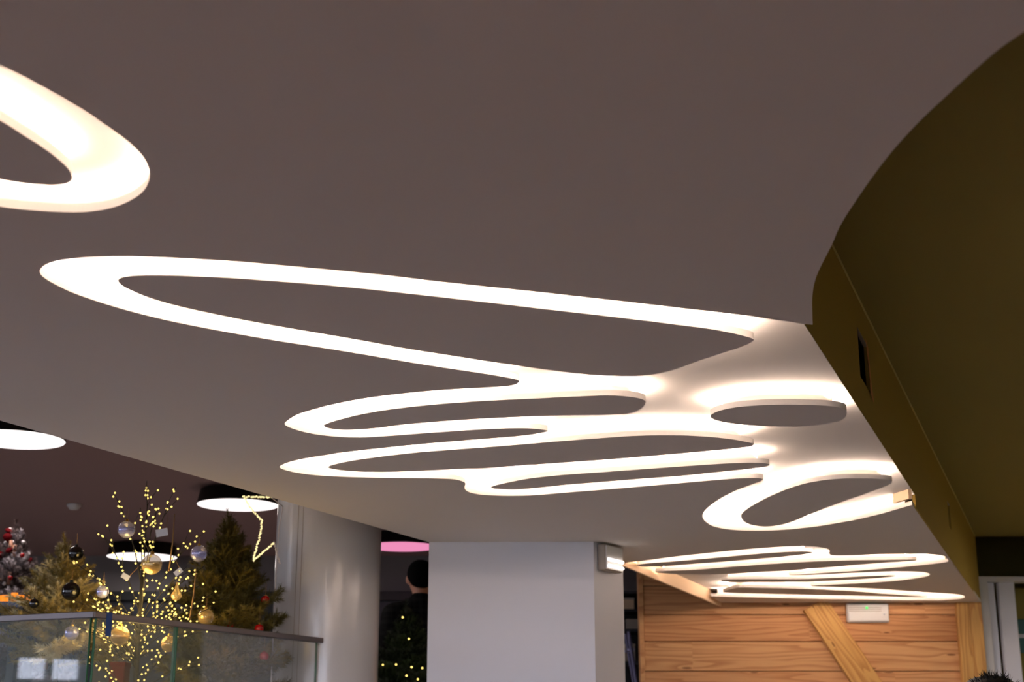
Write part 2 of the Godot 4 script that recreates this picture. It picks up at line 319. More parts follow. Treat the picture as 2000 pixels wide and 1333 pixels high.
func quad(st: SurfaceTool, a: Vector3, b: Vector3, c: Vector3, d: Vector3, uvs := []):
	var p := [a, b, c, a, c, d]
	var q := [0, 1, 2, 0, 2, 3]
	for i in 6:
		st.set_uv(uvs[q[i]] if uvs.size() == 4 else Vector2.ZERO)
		st.add_vertex(p[i])

# box with chamfered edges where bev > 0; uv runs along local x (u) and y (v)
func add_box(st: SurfaceTool, lo: Vector3, hi: Vector3, t := Transform3D(), bev := 0.0, uv_off := Vector2.ZERO, uv_scale := Vector2.ONE):
	var c := (lo + hi) * 0.5
	var h := (hi - lo) * 0.5
	var b := minf(bev, minf(h.x, minf(h.y, h.z)) * 0.6)
	for ax in 3:
		var u := (ax + 1) % 3
		var v := (ax + 2) % 3
		for s in [-1.0, 1.0]:
			var pts := []
			var uvs := []
			for k in [[-1, -1], [1, -1], [1, 1], [-1, 1]]:
				var p := Vector3.ZERO
				p[ax] = s * h[ax]
				p[u] = k[0] * (h[u] - b)
				p[v] = k[1] * (h[v] - b)
				pts.append(t * (c + p))
				var l := c + p - lo
				var uu: Vector2 = Vector2(l.x, l.y) if ax == 2 else (Vector2(l.x, l.z) if ax == 1 else Vector2(l.z, l.y))
				uvs.append(uv_off + uu * uv_scale)
			if s > 0:
				pts.reverse()
				uvs.reverse()
			quad(st, pts[0], pts[1], pts[2], pts[3], uvs)
	if b <= 0.0:
		return
	for ax in 3:
		var u := (ax + 1) % 3
		var v := (ax + 2) % 3
		for su in [-1.0, 1.0]:
			for sv in [-1.0, 1.0]:
				var pts := []
				for k in [[-1, 0], [1, 0], [1, 1], [-1, 1]]:
					var p := Vector3.ZERO
					p[ax] = k[0] * (h[ax] - b)
					p[u] = su * (h[u] - (b if k[1] == 0 else 0.0))
					p[v] = sv * (h[v] - (0.0 if k[1] == 0 else b))
					pts.append(t * (c + p))
				if su * sv < 0:
					pts.reverse()
				quad(st, pts[0], pts[1], pts[2], pts[3])
	for sx in [-1.0, 1.0]:
		for sy in [-1.0, 1.0]:
			for sz in [-1.0, 1.0]:
				var a := t * (c + Vector3(sx * h.x, sy * (h.y - b), sz * (h.z - b)))
				var bb := t * (c + Vector3(sx * (h.x - b), sy * h.y, sz * (h.z - b)))
				var cc := t * (c + Vector3(sx * (h.x - b), sy * (h.y - b), sz * h.z))
				for p in ([a, bb, cc] if sx * sy * sz < 0 else [a, cc, bb]):
					st.set_uv(Vector2.ZERO)
					st.add_vertex(p)

func box(lo: Vector3, hi: Vector3, bev := 0.0, t := Transform3D()) -> ArrayMesh:
	var st := tool()
	add_box(st, lo, hi, t, bev)
	return done(st)

func add_tube(st: SurfaceTool, pts: Array, radii: Array, seg := 8, cap := true):
	var rings := []
	for i in pts.size():
		var d: Vector3 = (pts[mini(i + 1, pts.size() - 1)] - pts[maxi(i - 1, 0)]).normalized()
		var a := d.cross(Vector3.UP if absf(d.y) < 0.9 else Vector3.RIGHT).normalized()
		var b := a.cross(d)
		var ring := []
		for k in seg:
			var g := TAU * k / seg
			ring.append(pts[i] + (a * cos(g) + b * sin(g)) * radii[i])
		rings.append(ring)
	for i in pts.size() - 1:
		for k in seg:
			var n := (k + 1) % seg
			quad(st, rings[i][k], rings[i][n], rings[i + 1][n], rings[i + 1][k])
	if cap:
		for i in [0, pts.size() - 1]:
			for k in range(1, seg - 1):
				var tri := [rings[i][0], rings[i][k], rings[i][k + 1]]
				if i == 0:
					tri.reverse()
				for p in tri:
					st.set_uv(Vector2.ZERO)
					st.add_vertex(p)

func tube(pts: Array, r0: float, r1: float, seg := 8) -> ArrayMesh:
	var st := tool()
	st.set_smooth_group(0)
	var radii := []
	for i in pts.size():
		radii.append(lerpf(r0, r1, float(i) / maxf(1.0, pts.size() - 1)))
	add_tube(st, pts, radii, seg)
	return done(st)

# profile of (radius, height) points turned about y
func lathe(profile: Array, seg := 32, uv := false) -> ArrayMesh:
	var st := tool()
	st.set_smooth_group(0)
	for i in profile.size() - 1:
		for k in seg:
			var a0 := TAU * k / seg
			var a1 := TAU * (k + 1) / seg
			var p: Vector2 = profile[i]
			var q: Vector2 = profile[i + 1]
			var uvs := [Vector2(float(k) / seg, p.y), Vector2(float(k + 1) / seg, p.y), Vector2(float(k + 1) / seg, q.y), Vector2(float(k) / seg, q.y)]
			quad(st, Vector3(cos(a0) * p.x, p.y, sin(a0) * p.x), Vector3(cos(a1) * p.x, p.y, sin(a1) * p.x), Vector3(cos(a1) * q.x, q.y, sin(a1) * q.x), Vector3(cos(a0) * q.x, q.y, sin(a0) * q.x), uvs)
	st.generate_normals()
	if uv:
		st.generate_tangents()
	return st.commit()

func ball(r: float, seg := 20) -> ArrayMesh:
	var pr := []
	for i in seg / 2 + 1:
		var a := PI * i / (seg / 2.0) - PI / 2
		pr.append(Vector2(maxf(cos(a), 0.0) * r, sin(a) * r))
	return lathe(pr, seg)

# ---------------------------------------------------------------- plan outline helpers
func smooth(p: Array, closed: bool, n := 5) -> PackedVector2Array:
	var out := PackedVector2Array()
	var c := p.size()
	var spans := c if closed else c - 1
	for i in spans:
		var p0: Vector2 = p[(i - 1 + c) % c] if closed else p[maxi(i - 1, 0)]
		var p1: Vector2 = p[i]
		var p2: Vector2 = p[(i + 1) % c]
		var p3: Vector2 = p[(i + 2) % c] if closed else p[mini(i + 2, c - 1)]
		# centripetal knots keep uneven spans from overshooting
		var t0 := 0.0
		var t1 := t0 + maxf(sqrt(p0.distance_to(p1)), 1e-4)
		var t2 := t1 + maxf(sqrt(p1.distance_to(p2)), 1e-4)
		var t3 := t2 + maxf(sqrt(p2.distance_to(p3)), 1e-4)
		for k in n:
			var t := lerpf(t1, t2, float(k) / n)
			var a1 := p0 * ((t1 - t) / (t1 - t0)) + p1 * ((t - t0) / (t1 - t0))
			var a2 := p1 * ((t2 - t) / (t2 - t1)) + p2 * ((t - t1) / (t2 - t1))
			var a3 := p2 * ((t3 - t) / (t3 - t2)) + p3 * ((t - t2) / (t3 - t2))
			var b1 := a1 * ((t2 - t) / (t2 - t0)) + a2 * ((t - t0) / (t2 - t0))
			var b2 := a2 * ((t3 - t) / (t3 - t1)) + a3 * ((t - t1) / (t3 - t1))
			out.append(b1 * ((t2 - t) / (t2 - t1)) + b2 * ((t - t1) / (t2 - t1)))
	if not closed:
		out.append(p[c - 1])
	return out

func v3(p: Vector2, y: float) -> Vector3:
	return Vector3(p.x, y, p.y)

func add_cap(st: SurfaceTool, poly: PackedVector2Array, y: float, up: bool):
	var ids := Geometry2D.triangulate_polygon(poly)
	if ids.is_empty():
		print("triangulation failed for outline of ", poly.size())
	for i in range(0, ids.size(), 3):
		var a := poly[ids[i]]
		var b := poly[ids[i + 1]]
		var c := poly[ids[i + 2]]
		var clock := (b - a).cross(c - a) > 0.0
		var tri := [a, b, c] if clock == up else [a, c, b]
		for p in tri:
			st.set_uv(p)
			st.add_vertex(v3(p, y))

func add_side(st: SurfaceTool, poly: PackedVector2Array, y0: float, y1: float, closed := true):
	var c := poly.size()
	for i in (c if closed else c - 1):
		quad(st, v3(poly[i], y0), v3(poly[(i + 1) % c], y0), v3(poly[(i + 1) % c], y1), v3(poly[i], y1))

func extrude(polys: Array, y0: float, y1: float, sides: Array) -> ArrayMesh:
	var st := tool()
	for p in polys:
		add_cap(st, p, y0, false)
		add_cap(st, p, y1, true)
	for p in sides:
		add_side(st, p, y0, y1)
	return done(st)

# a lit tape lying on the board edge: glowing ribbon plus area lights of the same length
func led_tape(line: PackedVector2Array, closed: bool, parent: Node3D, power: float, side: float):
	var y := SLAB + BOARD + 0.006
	var st := tool()
	var c := line.size()
	var inner := []
	var outer := []
	for i in c:
		var a := line[(i - 1 + c) % c] if closed else line[maxi(i - 1, 0)]
		var b := line[(i + 1) % c] if closed else line[mini(i + 1, c - 1)]
		var n := (b - a).normalized().orthogonal() * 0.0045
		inner.append(line[i] - n)
		outer.append(line[i] + n)
	for i in (c if closed else c - 1):
		var j := (i + 1) % c
		quad(st, v3(inner[i], y - 0.003), v3(inner[j], y - 0.003), v3(outer[j], y - 0.003), v3(outer[i], y - 0.003))
	var tape := part("led_strip", done(st), "led_glow", parent, "glowing warm white led strip")
	var run := 0.0
	var start := line[0]
	for i in range(1, c + (1 if closed else 0)):
		var p := line[i % c]
		run += p.distance_to(line[i - 1])
		var bent := start.distance_to(p) < run * 0.9975
		if run >= 0.6 or (bent and run > 0.06) or i == c - (0 if closed else 1):
			var d := p - start
			if d.length() > 0.02:
				var l := AreaLight3D.new()
				l.name = "led_light"
				var x := v3(d.normalized(), 0.0)
				# the diodes look up and out into the opening
				var z := -(Vector3.UP * 0.72 + v3(d.normalized().orthogonal() * side, 0.0) * 0.70).normalized()
				l.transform = Transform3D(Basis(x, z.cross(x), z), v3((start + p) * 0.5, y + 0.003))
				l.area_size = Vector2(d.length(), 0.008)
				l.area_normalize_energy = true
				l.light_energy = power * d.length()
				l.light_color = Color(1.0, 0.895, 0.82)
				l.shadow_enabled = true
				l.set("area_range", 12.0)
				l.set("area_attenuation", 2.0)
				tape.add_child(l, true)
			start = p
			run = 0.0

func turning(p: PackedVector2Array) -> float:
	var a := 0.0
	for i in p.size():
		a += p[i].cross(p[(i + 1) % p.size()])
	return signf(a)

func shrink(poly: PackedVector2Array, by: float) -> Array:
	var out := []
	for p in Geometry2D.offset_polygon(poly, by, Geometry2D.JOIN_ROUND):
		if p.size() > 8:
			out.append(p)
	return out

const LED_POWER := 0.37

func island(pts: Array, label: String, power := LED_POWER):
	var poly := smooth(pts, true)
	if Geometry2D.is_polygon_clockwise(poly):
		poly.reverse()
	var mid := Vector2.ZERO
	for p in poly:
		mid += p / poly.size()
	var o := thing("ceiling_island", label, "ceiling panel", v3(mid, SLAB), "floating boards in the glowing ceiling cut-outs")
	var here := PackedVector2Array()
	for p in poly:
		here.append(p - mid)
	part("panel", extrude([here], 0.0, BOARD, [here]), "ceiling_paint", o)
	for q in shrink(here, -0.042):
		var st := tool()
		add_side(st, q, BOARD, RECESS - SLAB)
		part("upstand", done(st), "ceiling_paint", o)
	for q in shrink(here, -0.026):
		var moved := PackedVector2Array()
		for p in q:
			moved.append(p + mid)
		var before := o.get_child_count()
		led_tape(moved, true, o, power, turning(moved))
		for k in range(before, o.get_child_count()):
			o.get_child(k).position = -o.position

func near_line(p: Vector2, line: PackedVector2Array, reach: float) -> bool:
	for i in line.size() - 1:
		if Geometry2D.get_closest_point_to_segment(p, line[i], line[i + 1]).distance_to(p) < reach:
			return true
	return false

# pieces of a closed contour that run along the given opening
func runs_along(loop: PackedVector2Array, lines: Array, reach: float) -> Array:
	var dense := PackedVector2Array()
	for i in loop.size():
		var a := loop[i]
		var b := loop[(i + 1) % loop.size()]
		var n := maxi(1, int(a.distance_to(b) / 0.05))
		for k in n:
			dense.append(a.lerp(b, float(k) / n))
	var ok := []
	var first_off := -1
	for i in dense.size():
		var hit := false
		for l in lines:
			if near_line(dense[i], l, reach):
				hit = true
		ok.append(hit)
		if not hit and first_off < 0:
			first_off = i
	var out := []
	var cur := PackedVector2Array()
	for k in dense.size() + 1:
		var i := (maxi(first_off, 0) + k) % dense.size()
		if ok[i] and k < dense.size():
			cur.append(dense[i])
		else:
			if cur.size() > 4:
				out.append(cur)
			cur = PackedVector2Array()
	return out

# ---------------------------------------------------------------- suspended ceiling
func build_ceiling():
	var main := smooth(CUT_MAIN, false)
	var far := smooth(CUT_FAR, false)
	var ring := smooth(CUT_RING, true)
	var curve := smooth(EDGE_CURVE, false)
	var outline := PackedVector2Array()
	outline.append_array(curve)
	outline.append_array(main)
	outline.append_array(PackedVector2Array([Vector2(3.44, -10.605), Vector2(3.53, -10.83), Vector2(1.56, -10.83)]))
	var back := far.duplicate()
	back.reverse()
	outline.append_array(back)
	outline.append_array(PackedVector2Array([Vector2(0.3, -8.5), Vector2(-0.434, -7.45), Vector2(-1.012, -6.065), Vector2(-1.661, -4.512), Vector2(-5.2, 4.0), Vector2(-5.5, 4.9), Vector2(5.3, 4.9), Vector2(5.3, 1.2)]))
	if Geometry2D.is_polygon_clockwise(outline):
		outline.reverse()
	var o := structure("ceiling")
	var cutter := ring.duplicate()
	var pieces := []
	for half in [PackedVector2Array([Vector2(-20, -20), Vector2(-0.9, -20), Vector2(-0.9, 20), Vector2(-20, 20)]), PackedVector2Array([Vector2(-0.9, -20), Vector2(20, -20), Vector2(20, 20), Vector2(-0.9, 20)])]:
		for q in Geometry2D.intersect_polygons(outline, half):
			for r in Geometry2D.clip_polygons(q, cutter):
				if r.size() > 2:
					pieces.append(r)
	part("lower_board", extrude(pieces, SLAB, SLAB + BOARD, [outline, ring]), "ceiling_paint", o)
	var loops := shrink(outline, -0.042)
	for q in loops:
		var st := tool()
		add_side(st, q, SLAB + BOARD, RECESS)
		part("upstand", done(st), "ceiling_paint", o)
	var rp := ring.duplicate()
	if Geometry2D.is_polygon_clockwise(rp):
		rp.reverse()
	for q in shrink(rp, 0.042):
		var st := tool()
		add_side(st, q, SLAB + BOARD, RECESS)
		part("upstand", done(st), "ceiling_paint", o)
	for q in shrink(rp, 0.026):
		led_tape(q, true, o, LED_POWER * 0.45, -turning(q))
	for q in shrink(outline, -0.026):
		for r in runs_along(q, [main, far], 0.03):
			led_tape(r, false, o, LED_POWER, turning(q))
	# the boards above the cut-outs
	var top := PackedVector2Array()
	top.append_array(curve)
	top.append_array(PackedVector2Array([FAS0 + FASD * 0.0, Vector2(3.52, -10.83), Vector2(1.56, -10.83), Vector2(0.64, -8.36), Vector2(0.3, -8.5), Vector2(-0.434, -7.45), Vector2(-1.012, -6.065), Vector2(-1.661, -4.512), Vector2(-5.2, 4.0), Vector2(-5.5, 4.9), Vector2(5.3, 4.9), Vector2(5.3, 1.2)]))
	part("recess_board", extrude([top], RECESS, RECESS + 0.02, [top]), "ceiling_paint", o)
	# board on edge that closes the far cut-out
	var st := tool()
	var a := Vector3(0.61, 0, -8.15)
	var b := Vector3(1.575, 0, -10.83)
	var d := (b - a).normalized()
	add_box(st, Vector3(0, SLAB - 0.03, -0.014), Vector3(a.distance_to(b), RECESS, 0.0), Transform3D(Basis(d, Vector3.UP, d.cross(Vector3.UP)), a), 0.001)
	var m1 := main[main.size() - 1]
	var m0 := main[main.size() - 8]
	var md := (m1 - m0).normalized()
	var eb := tool()
	add_box(eb, Vector3(-0.085, SLAB + BOARD, 0.026), Vector3(0.045, RECESS, 0.042), Transform3D(Basis(v3(md, 0.0), Vector3.UP, v3(md, 0.0).cross(Vector3.UP)), v3(m1, 0.0)))
	part("end_board", done(eb), "raw_board", o, "board end of the curling cut-out at the fascia, peach tint for dimmer light")  # peach colour stands in for the less lit end of the upstand
	part("edge_board", done(st), "raw_board", o, "bare board on edge closing the far cut-out")
	island(LEAF, "largest leaf-shaped floating ceiling board, long and pointed, framed by a glowing band")
	island(TONGUE, "short blunt-ended floating board just beyond the large leaf board in the glowing cut-out")
	island(BLADE, "long narrow blade-shaped floating board between the blunt-ended board and the thin sliver board")
	island(SLIVER, "thin sliver floating board beside the long blade-shaped board in the main cut-out")
	island(OVAL, "small flat oval floating board with a halo of light near the green fascia")
	island(PETAL, "slanted petal-shaped floating board with a curling glowing loop beside the green fascia")
	island(RING_CORE, "dark core board inside the separate ring-shaped glowing cut-out nearest the landing", LED_POWER * 0.45)
	island(FAR_A, "first thin board of the far glowing scribble, nearest the pillar emergency lamp")
	island(FAR_B, "longest second board of the far glowing scribble, ending near the green fascia")
	island(FAR_C, "short thin third board of the far glowing scribble inside the middle loop")
	island(FAR_D, "last board of the far glowing scribble, closest to the timber wall")

# ---------------------------------------------------------------- walls, floors, other ceilings
func slab_box(called: String, lo: Vector3, hi: Vector3, material: String):
	var o := structure(called)
	part("surface", box(lo, hi), material, o)
	return o

func build_shell():
	slab_box("floor", Vector3(-10.2, -0.2, -15.0), Vector3(5.7, 0.0, -3.6), "floor_stone")
	slab_box("floor_002", Vector3(-10.2, -0.2, -3.6), Vector3(5.7, 0.0, 5.3), "landing_bounce")
	var mz := structure("floor_001")
	var u := Vector2(0.42, -0.9075)
	var v := Vector2(-0.9075, -0.42)
	var c := Vector2(-1.66, -5.78)
	var deck := PackedVector2Array([c, c + u * 9.75, Vector2(-10.0, -14.6), c + v * 9.18])
	part("deck", extrude([deck], 0.9, MEZZ, [deck]), "floor_stone", mz)
	part("deck_support", extrude([PackedVector2Array([c + u * 0.3 + v * 0.3, c + u * 9.3 + v * 0.3, Vector2(-9.5, -14.4), c + v * 8.8 + u * 0.3])], 0.0, 0.9, [PackedVector2Array([c + u * 0.3 + v * 0.3, c + u * 9.3 + v * 0.3, Vector2(-9.5, -14.4), c + v * 8.8 + u * 0.3])]), "wall_paint", mz)
	slab_box("ceiling_001", Vector3(-10.2, UPPER, -15.0), Vector3(5.7, UPPER + 0.2, 5.3), "upper_paint")
	# green bay: ceiling, fascia with two cut openings, bulkhead, outer wall
	var g := structure("ceiling_002")
	var gp := PackedVector2Array([FAS0 - FASD * 3.2, FAS0 + FASD * 7.75, Vector2(5.5, -10.85), Vector2(5.5, 1.0), Vector2(0.5, 1.0)])
	part("surface", extrude([gp], 3.1, 3.14, [gp]), "green_paint", g)
	var f := structure("wall_right", v3(FAS0, 0.0))
	var t := Transform3D(Basis(v3(FASD, 0.0), Vector3.UP, v3(FASD, 0.0).cross(Vector3.UP)), Vector3.ZERO)
	var holes := [[1.165, 1.43, 2.795, 2.972], [4.98, 5.14, 2.80, 2.95]]
	var st := tool()
	var cuts := [-0.6, 1.165, 1.43, 4.98, 5.14, 7.76]
	for i in 5:
		var spans := [[SLAB, 3.1]]
		for h in holes:
			if absf(h[0] - cuts[i]) < 0.001:
				spans = [[SLAB, h[2]], [h[3], 3.1]]
		for s in spans:
			var segs := [[cuts[i], cuts[i + 1]]]
			if s[0] == SLAB:
				segs = [[cuts[i], clampf(2.90, cuts[i], cuts[i + 1])], [clampf(2.90, cuts[i], cuts[i + 1]), cuts[i + 1]]]
			for g2 in segs:
				if g2[1] - g2[0] < 0.001:
					continue
				var y0: float = s[0]
				if s[0] == SLAB and g2[1] <= 2.901:
					y0 = RECESS + 0.003
				add_box(st, Vector3(g2[0], y0, -0.0125), Vector3(g2[1], s[1], 0.0), t)
	part("fascia_board", done(st), "lit_green_paint", f)
	for h in holes:
		var cv := tool()
		var c0: float = h[0] - 0.4
		var c1: float = h[1] + 0.4
		for k in [[c0, c1, 2.69, 3.09, -0.62, -0.60], [c0 - 0.02, c0, 2.69, 3.09, -0.62, -0.013], [c1, c1 + 0.02, 2.69, 3.09, -0.62, -0.013], [c0, c1, 2.69, 2.70, -0.62, -0.013], [c0, c1, 3.08, 3.09, -0.62, -0.013]]:
			add_box(cv, Vector3(k[0], k[2], k[4]), Vector3(k[1], k[3], k[5]), t)
		part("cavity", done(cv), "back_wall", f, "deep cavity behind the cut opening")
	for h in holes:
		var lip := tool()
		add_box(lip, Vector3(h[0], h[3] - 0.004, -0.0125), Vector3(h[1], h[3], 0.0005), t)
		part("opening_edge", done(lip), "grey_plastic", f, "bare pale board edge of the opening")
	var rag := tool()
	var q := [Vector2(1.315, 2.972), Vector2(1.395, 2.955), Vector2(1.40, 2.82), Vector2(1.45, 2.755), Vector2(1.375, 2.78), Vector2(1.33, 2.85)]
	for i in range(1, q.size() - 1):
		for k in [0, i, i + 1]:
			var bow := 0.010 + 0.003 * sin(q[k].y * 40.0)
			rag.set_uv(Vector2.ZERO)
			rag.add_vertex(t * Vector3(q[k].x, q[k].y, bow))
	part("torn_liner", done(rag), "torn_liner", f, "torn brown liner hanging in the opening")
	var bead := tool()
	add_box(bead, Vector3(-0.6, 3.094, 0.0), Vector3(7.7, 3.1, 0.005), t)
	part("corner_bead", done(bead), "bead_paint", f)
	slab_box("wall_bulkhead", Vector3(3.53, 0.0, -13.4), Vector3(5.5, UPPER, -13.2), "green_paint")
	slab_box("wall_corridor", Vector3(3.40, 0.0, -13.4), Vector3(3.53, UPPER, -10.98), "green_paint")
	slab_box("wall_east", Vector3(5.5, 0.0, -15.0), Vector3(5.7, UPPER, 5.3), "green_paint")
	# far shop wall behind the display
	var w := structure("wall_back")
	part("plaster", box(Vector3(-10.2, 0.0, -15.0), Vector3(5.7, UPPER, -14.6)), "back_wall", w)
	part("shopfront_frame", box(Vector3(-9.9, 2.96, -14.6), Vector3(1.0, 3.05, -14.5), 0.004), "dark_frame", w)
	for i in 8:
		var x0 := -9.9 + i * 1.36
		part("display_panel", box(Vector3(x0 + 0.03, MEZZ + 0.3, -14.6), Vector3(x0 + 1.33, 2.96, -14.56), 0.003), "slate" if i % 2 == 0 else "dark_frame", w)
	# daylight wall on the left: real window openings
	window_wall("wall_left", Vector3(-10.2, 0, -15.0), Vector3(0, 0, 1), 20.3, Vector3(-1, 0, 0), [[7.6, 9.6, 1.4, 3.0], [9.9, 11.5, 1.4, 3.0], [12.2, 12.95, 2.12, 2.44], [14.3, 16.6, 0.9, 2.9], [17.0, 19.6, 0.9, 2.9]], 1, "shop_blue")
	window_wall("wall_front", Vector3(-10.2, 0, 5.3), Vector3(1, 0, 0), 15.9, Vector3(0, 0, 1), [[1.2, 4.6, 0.6, 2.5], [5.2, 8.6, 0.6, 2.5], [9.2, 12.6, 0.6, 2.5]], 6, "warm_wall")

func window_wall(called: String, from: Vector3, along: Vector3, length: float, out_dir: Vector3, opens: Array, number: int, paint: String):
	var w := structure(called)
	var t := Transform3D(Basis(along, Vector3.UP, along.cross(Vector3.UP)), from)
	var th := 0.2 if along.cross(Vector3.UP).dot(out_dir) < 0 else -0.2
	var zlo := minf(0.0, th)
	var zhi := maxf(0.0, th)
	var st := tool()
	var x := 0.0
	for op in opens + [[length, length, 0.0, 0.0]]:
		if op[0] > x:
			add_box(st, Vector3(x, 0.0, zlo), Vector3(op[0], UPPER + 0.2, zhi), t)
		if op[1] > op[0]:
			add_box(st, Vector3(op[0], 0.0, zlo), Vector3(op[1], op[2], zhi), t)
			add_box(st, Vector3(op[0], op[3], zlo), Vector3(op[1], UPPER + 0.2, zhi), t)
		x = op[1]
	part("plaster", done(st), paint, w)
	for i in opens.size():
		var win := structure("window_%d" % (number + i))
		var a: float = opens[i][0]
		var b: float = opens[i][1]
		var sill: float = opens[i][2]
		var head: float = opens[i][3]
		var fr := tool()
		var zc := (zlo + zhi) * 0.5
		for k in [[a, a + 0.06, sill, head], [b - 0.06, b, sill, head], [a, b, sill, sill + 0.06], [a, b, head - 0.06, head], [(a + b) / 2 - 0.03, (a + b) / 2 + 0.03, sill, head]]:
			add_box(fr, Vector3(k[0], k[2], zc - 0.03), Vector3(k[1], k[3], zc + 0.03), t)
		part("window_frame", done(fr), "dark_frame", win)
		for k in 2:
			var x0 := a + 0.06 if k == 0 else (a + b) / 2 + 0.03
			var x1 := (a + b) / 2 - 0.03 if k == 0 else b - 0.06
			var pn := tool()
			quad(pn, t * Vector3(x0, sill + 0.06, zc), t * Vector3(x1, sill + 0.06, zc), t * Vector3(x1, head - 0.06, zc), t * Vector3(x0, head - 0.06, zc))
			part("pane", done(pn), "tinted_pane" if head - sill < 0.6 else "window_pane", win)

# ---------------------------------------------------------------- timber wall
func build_wood_wall():
	var w := structure("wall_timber")
	part("backing", box(Vector3(0.97, 0.0, -10.97), Vector3(3.53, UPPER, -10.885)), "house_wood", w)
	var seams := [3.42, 3.14, 2.93, 2.725, 2.511, 2.313, 2.096, 1.88, 1.665, 1.45, 1.235, 1.02, 0.805, 0.59, 0.375, 0.16, 0.0]
	for i in seams.size() - 1:
		var st := tool()
		add_box(st, Vector3(0.99, seams[i + 1] + 0.0025, -10.885), Vector3(3.36, seams[i] - 0.0025, -10.852 - 0.003 * (i % 2)), Transform3D(), 0.003, Vector2(0.37 * i, 0.13 * i), Vector2(0.42, 4.65))
		part("plank", done(st), "plank_%d" % (i % 3), w)
	var trim := tool()
	add_box(trim, Vector3(0.955, 0.0, -10.97), Vector3(0.99, UPPER, -10.845), Transform3D(), 0.002)
	part("edge_trim", done(trim), "plank_2", w)
	for k in 2:
		var po := tool()
		var x0 := 3.333 + k * 0.094
		add_box(po, Vector3(-2.6, x0, -10.852), Vector3(0.0, x0 + 0.0925, -10.80), Transform3D(Basis(Vector3(0, -1, 0), Vector3(1, 0, 0), Vector3(0, 0, 1)), Vector3.ZERO), 0.004, Vector2(0.2 + 0.5 * k, 0.3 * k), Vector2(0.45, 4.0))
		part("post", done(po), "post_wood", w)
	# diagonal brace
	var a := Vector3(2.271, 2.59, 0)
	var b := Vector3(2.622, 2.018, 0)
	var d := (b - a).normalized()
	var n := Vector3(d.y, -d.x, 0)
	var br := tool()
	var half := 0.098
	add_box(br, Vector3(-0.0, -half, -10.852), Vector3(2.7, half, -10.805), Transform3D(Basis(d, n, Vector3(0, 0, 1)), Vector3(a.x, a.y, 0)), 0.004, Vector2(0.1, 0.2), Vector2(0.45, 4.0))
	part("brace", done(br), "post_wood", w, "diagonal timber brace across the planks")
	# door bay beside the timber
	var dr := structure("door_1")
	part("door_frame", box(Vector3(3.53, 0.0, -11.0), Vector3(3.60, 2.80, -10.86), 0.004), "wall_paint", dr)
	part("door_leaf", box(Vector3(3.605, 0.02, -10.99), Vector3(3.672, 2.76, -10.93), 0.006), "pillar_paint", dr)
	part("door_leaf", box(Vector3(3.692, 0.02, -10.96), Vector3(3.815, 2.76, -10.90), 0.006), "pillar_paint", dr)
	part("door_head", box(Vector3(3.60, 2.76, -11.0), Vector3(5.5, 2.80, -10.87), 0.003), "wall_paint", dr)
	part("side_wall", box(Vector3(3.86, 0.0, -11.6), Vector3(5.5, 2.76, -11.4)), "green_paint", dr)
	var sg := thing("wall_sign", "small teal sign with a white mark beside the pale door", "sign", Vector3(3.95, 2.38, -11.38))
	part("sign_panel", box(Vector3(-0.08, -0.12, -0.02), Vector3(0.3, 0.14, 0.0), 0.003), "teal", sg)
	part("white_mark", box(Vector3(-0.04, -0.005, 0.0), Vector3(0.14, 0.025, 0.003)), "paper", sg)
	# emergency light on the planks
	var em := thing("emergency_light", "white emergency light with a green indicator mounted on the timber wall", "emergency light", Vector3(2.668, 2.523, -10.852))
	part("housing", box(Vector3(-0.157, -0.07, 0.0), Vector3(0.157, 0.07, 0.045), 0.008), "white_plastic", em)
	part("lens", box(Vector3(-0.148, -0.062, 0.045), Vector3(0.148, 0.0, 0.052), 0.003), "white_plastic", em)
	for k in 3:
		part("groove", box(Vector3(-0.145, 0.008 + 0.014 * k, 0.0452), Vector3(0.1, 0.012 + 0.014 * k, 0.047), 0.0005), "grey_plastic", em)
	var gl := part("indicator_light", ball(0.009, 12), "green_led_glow", em, "small green indicator light")
	gl.position = Vector3(-0.008, 0.035, 0.047)
	var tb := part("test_button", ball(0.008, 12), "paper", em)
	tb.position = Vector3(0.12, -0.012, 0.05)
	# emergency lamp on the pillar
	var el := thing("pillar_emergency_lamp", "boxy emergency lamp with two lit tubes on the side of the pillar", "emergency light", Vector3(0.447, 2.523, -7.46))
	el.rotation.y = atan2(0.868, 0.497)
	part("housing", box(Vector3(-0.0, -0.067, 0.0), Vector3(0.20, 0.067, 0.045), 0.004), "grey_plastic", el)
	part("cover", box(Vector3(0.003, -0.062, 0.045), Vector3(0.197, 0.062, 0.052), 0.003), "white_plastic", el)
	for y in [-0.012, -0.045]:
		var tu := tube([Vector3(0.012, y, 0.056), Vector3(0.10, y, 0.056), Vector3(0.188, y, 0.056)], 0.0085, 0.0085, 8)
		part("lamp_tube", tu, "tube_glow", el, "short bright tube")

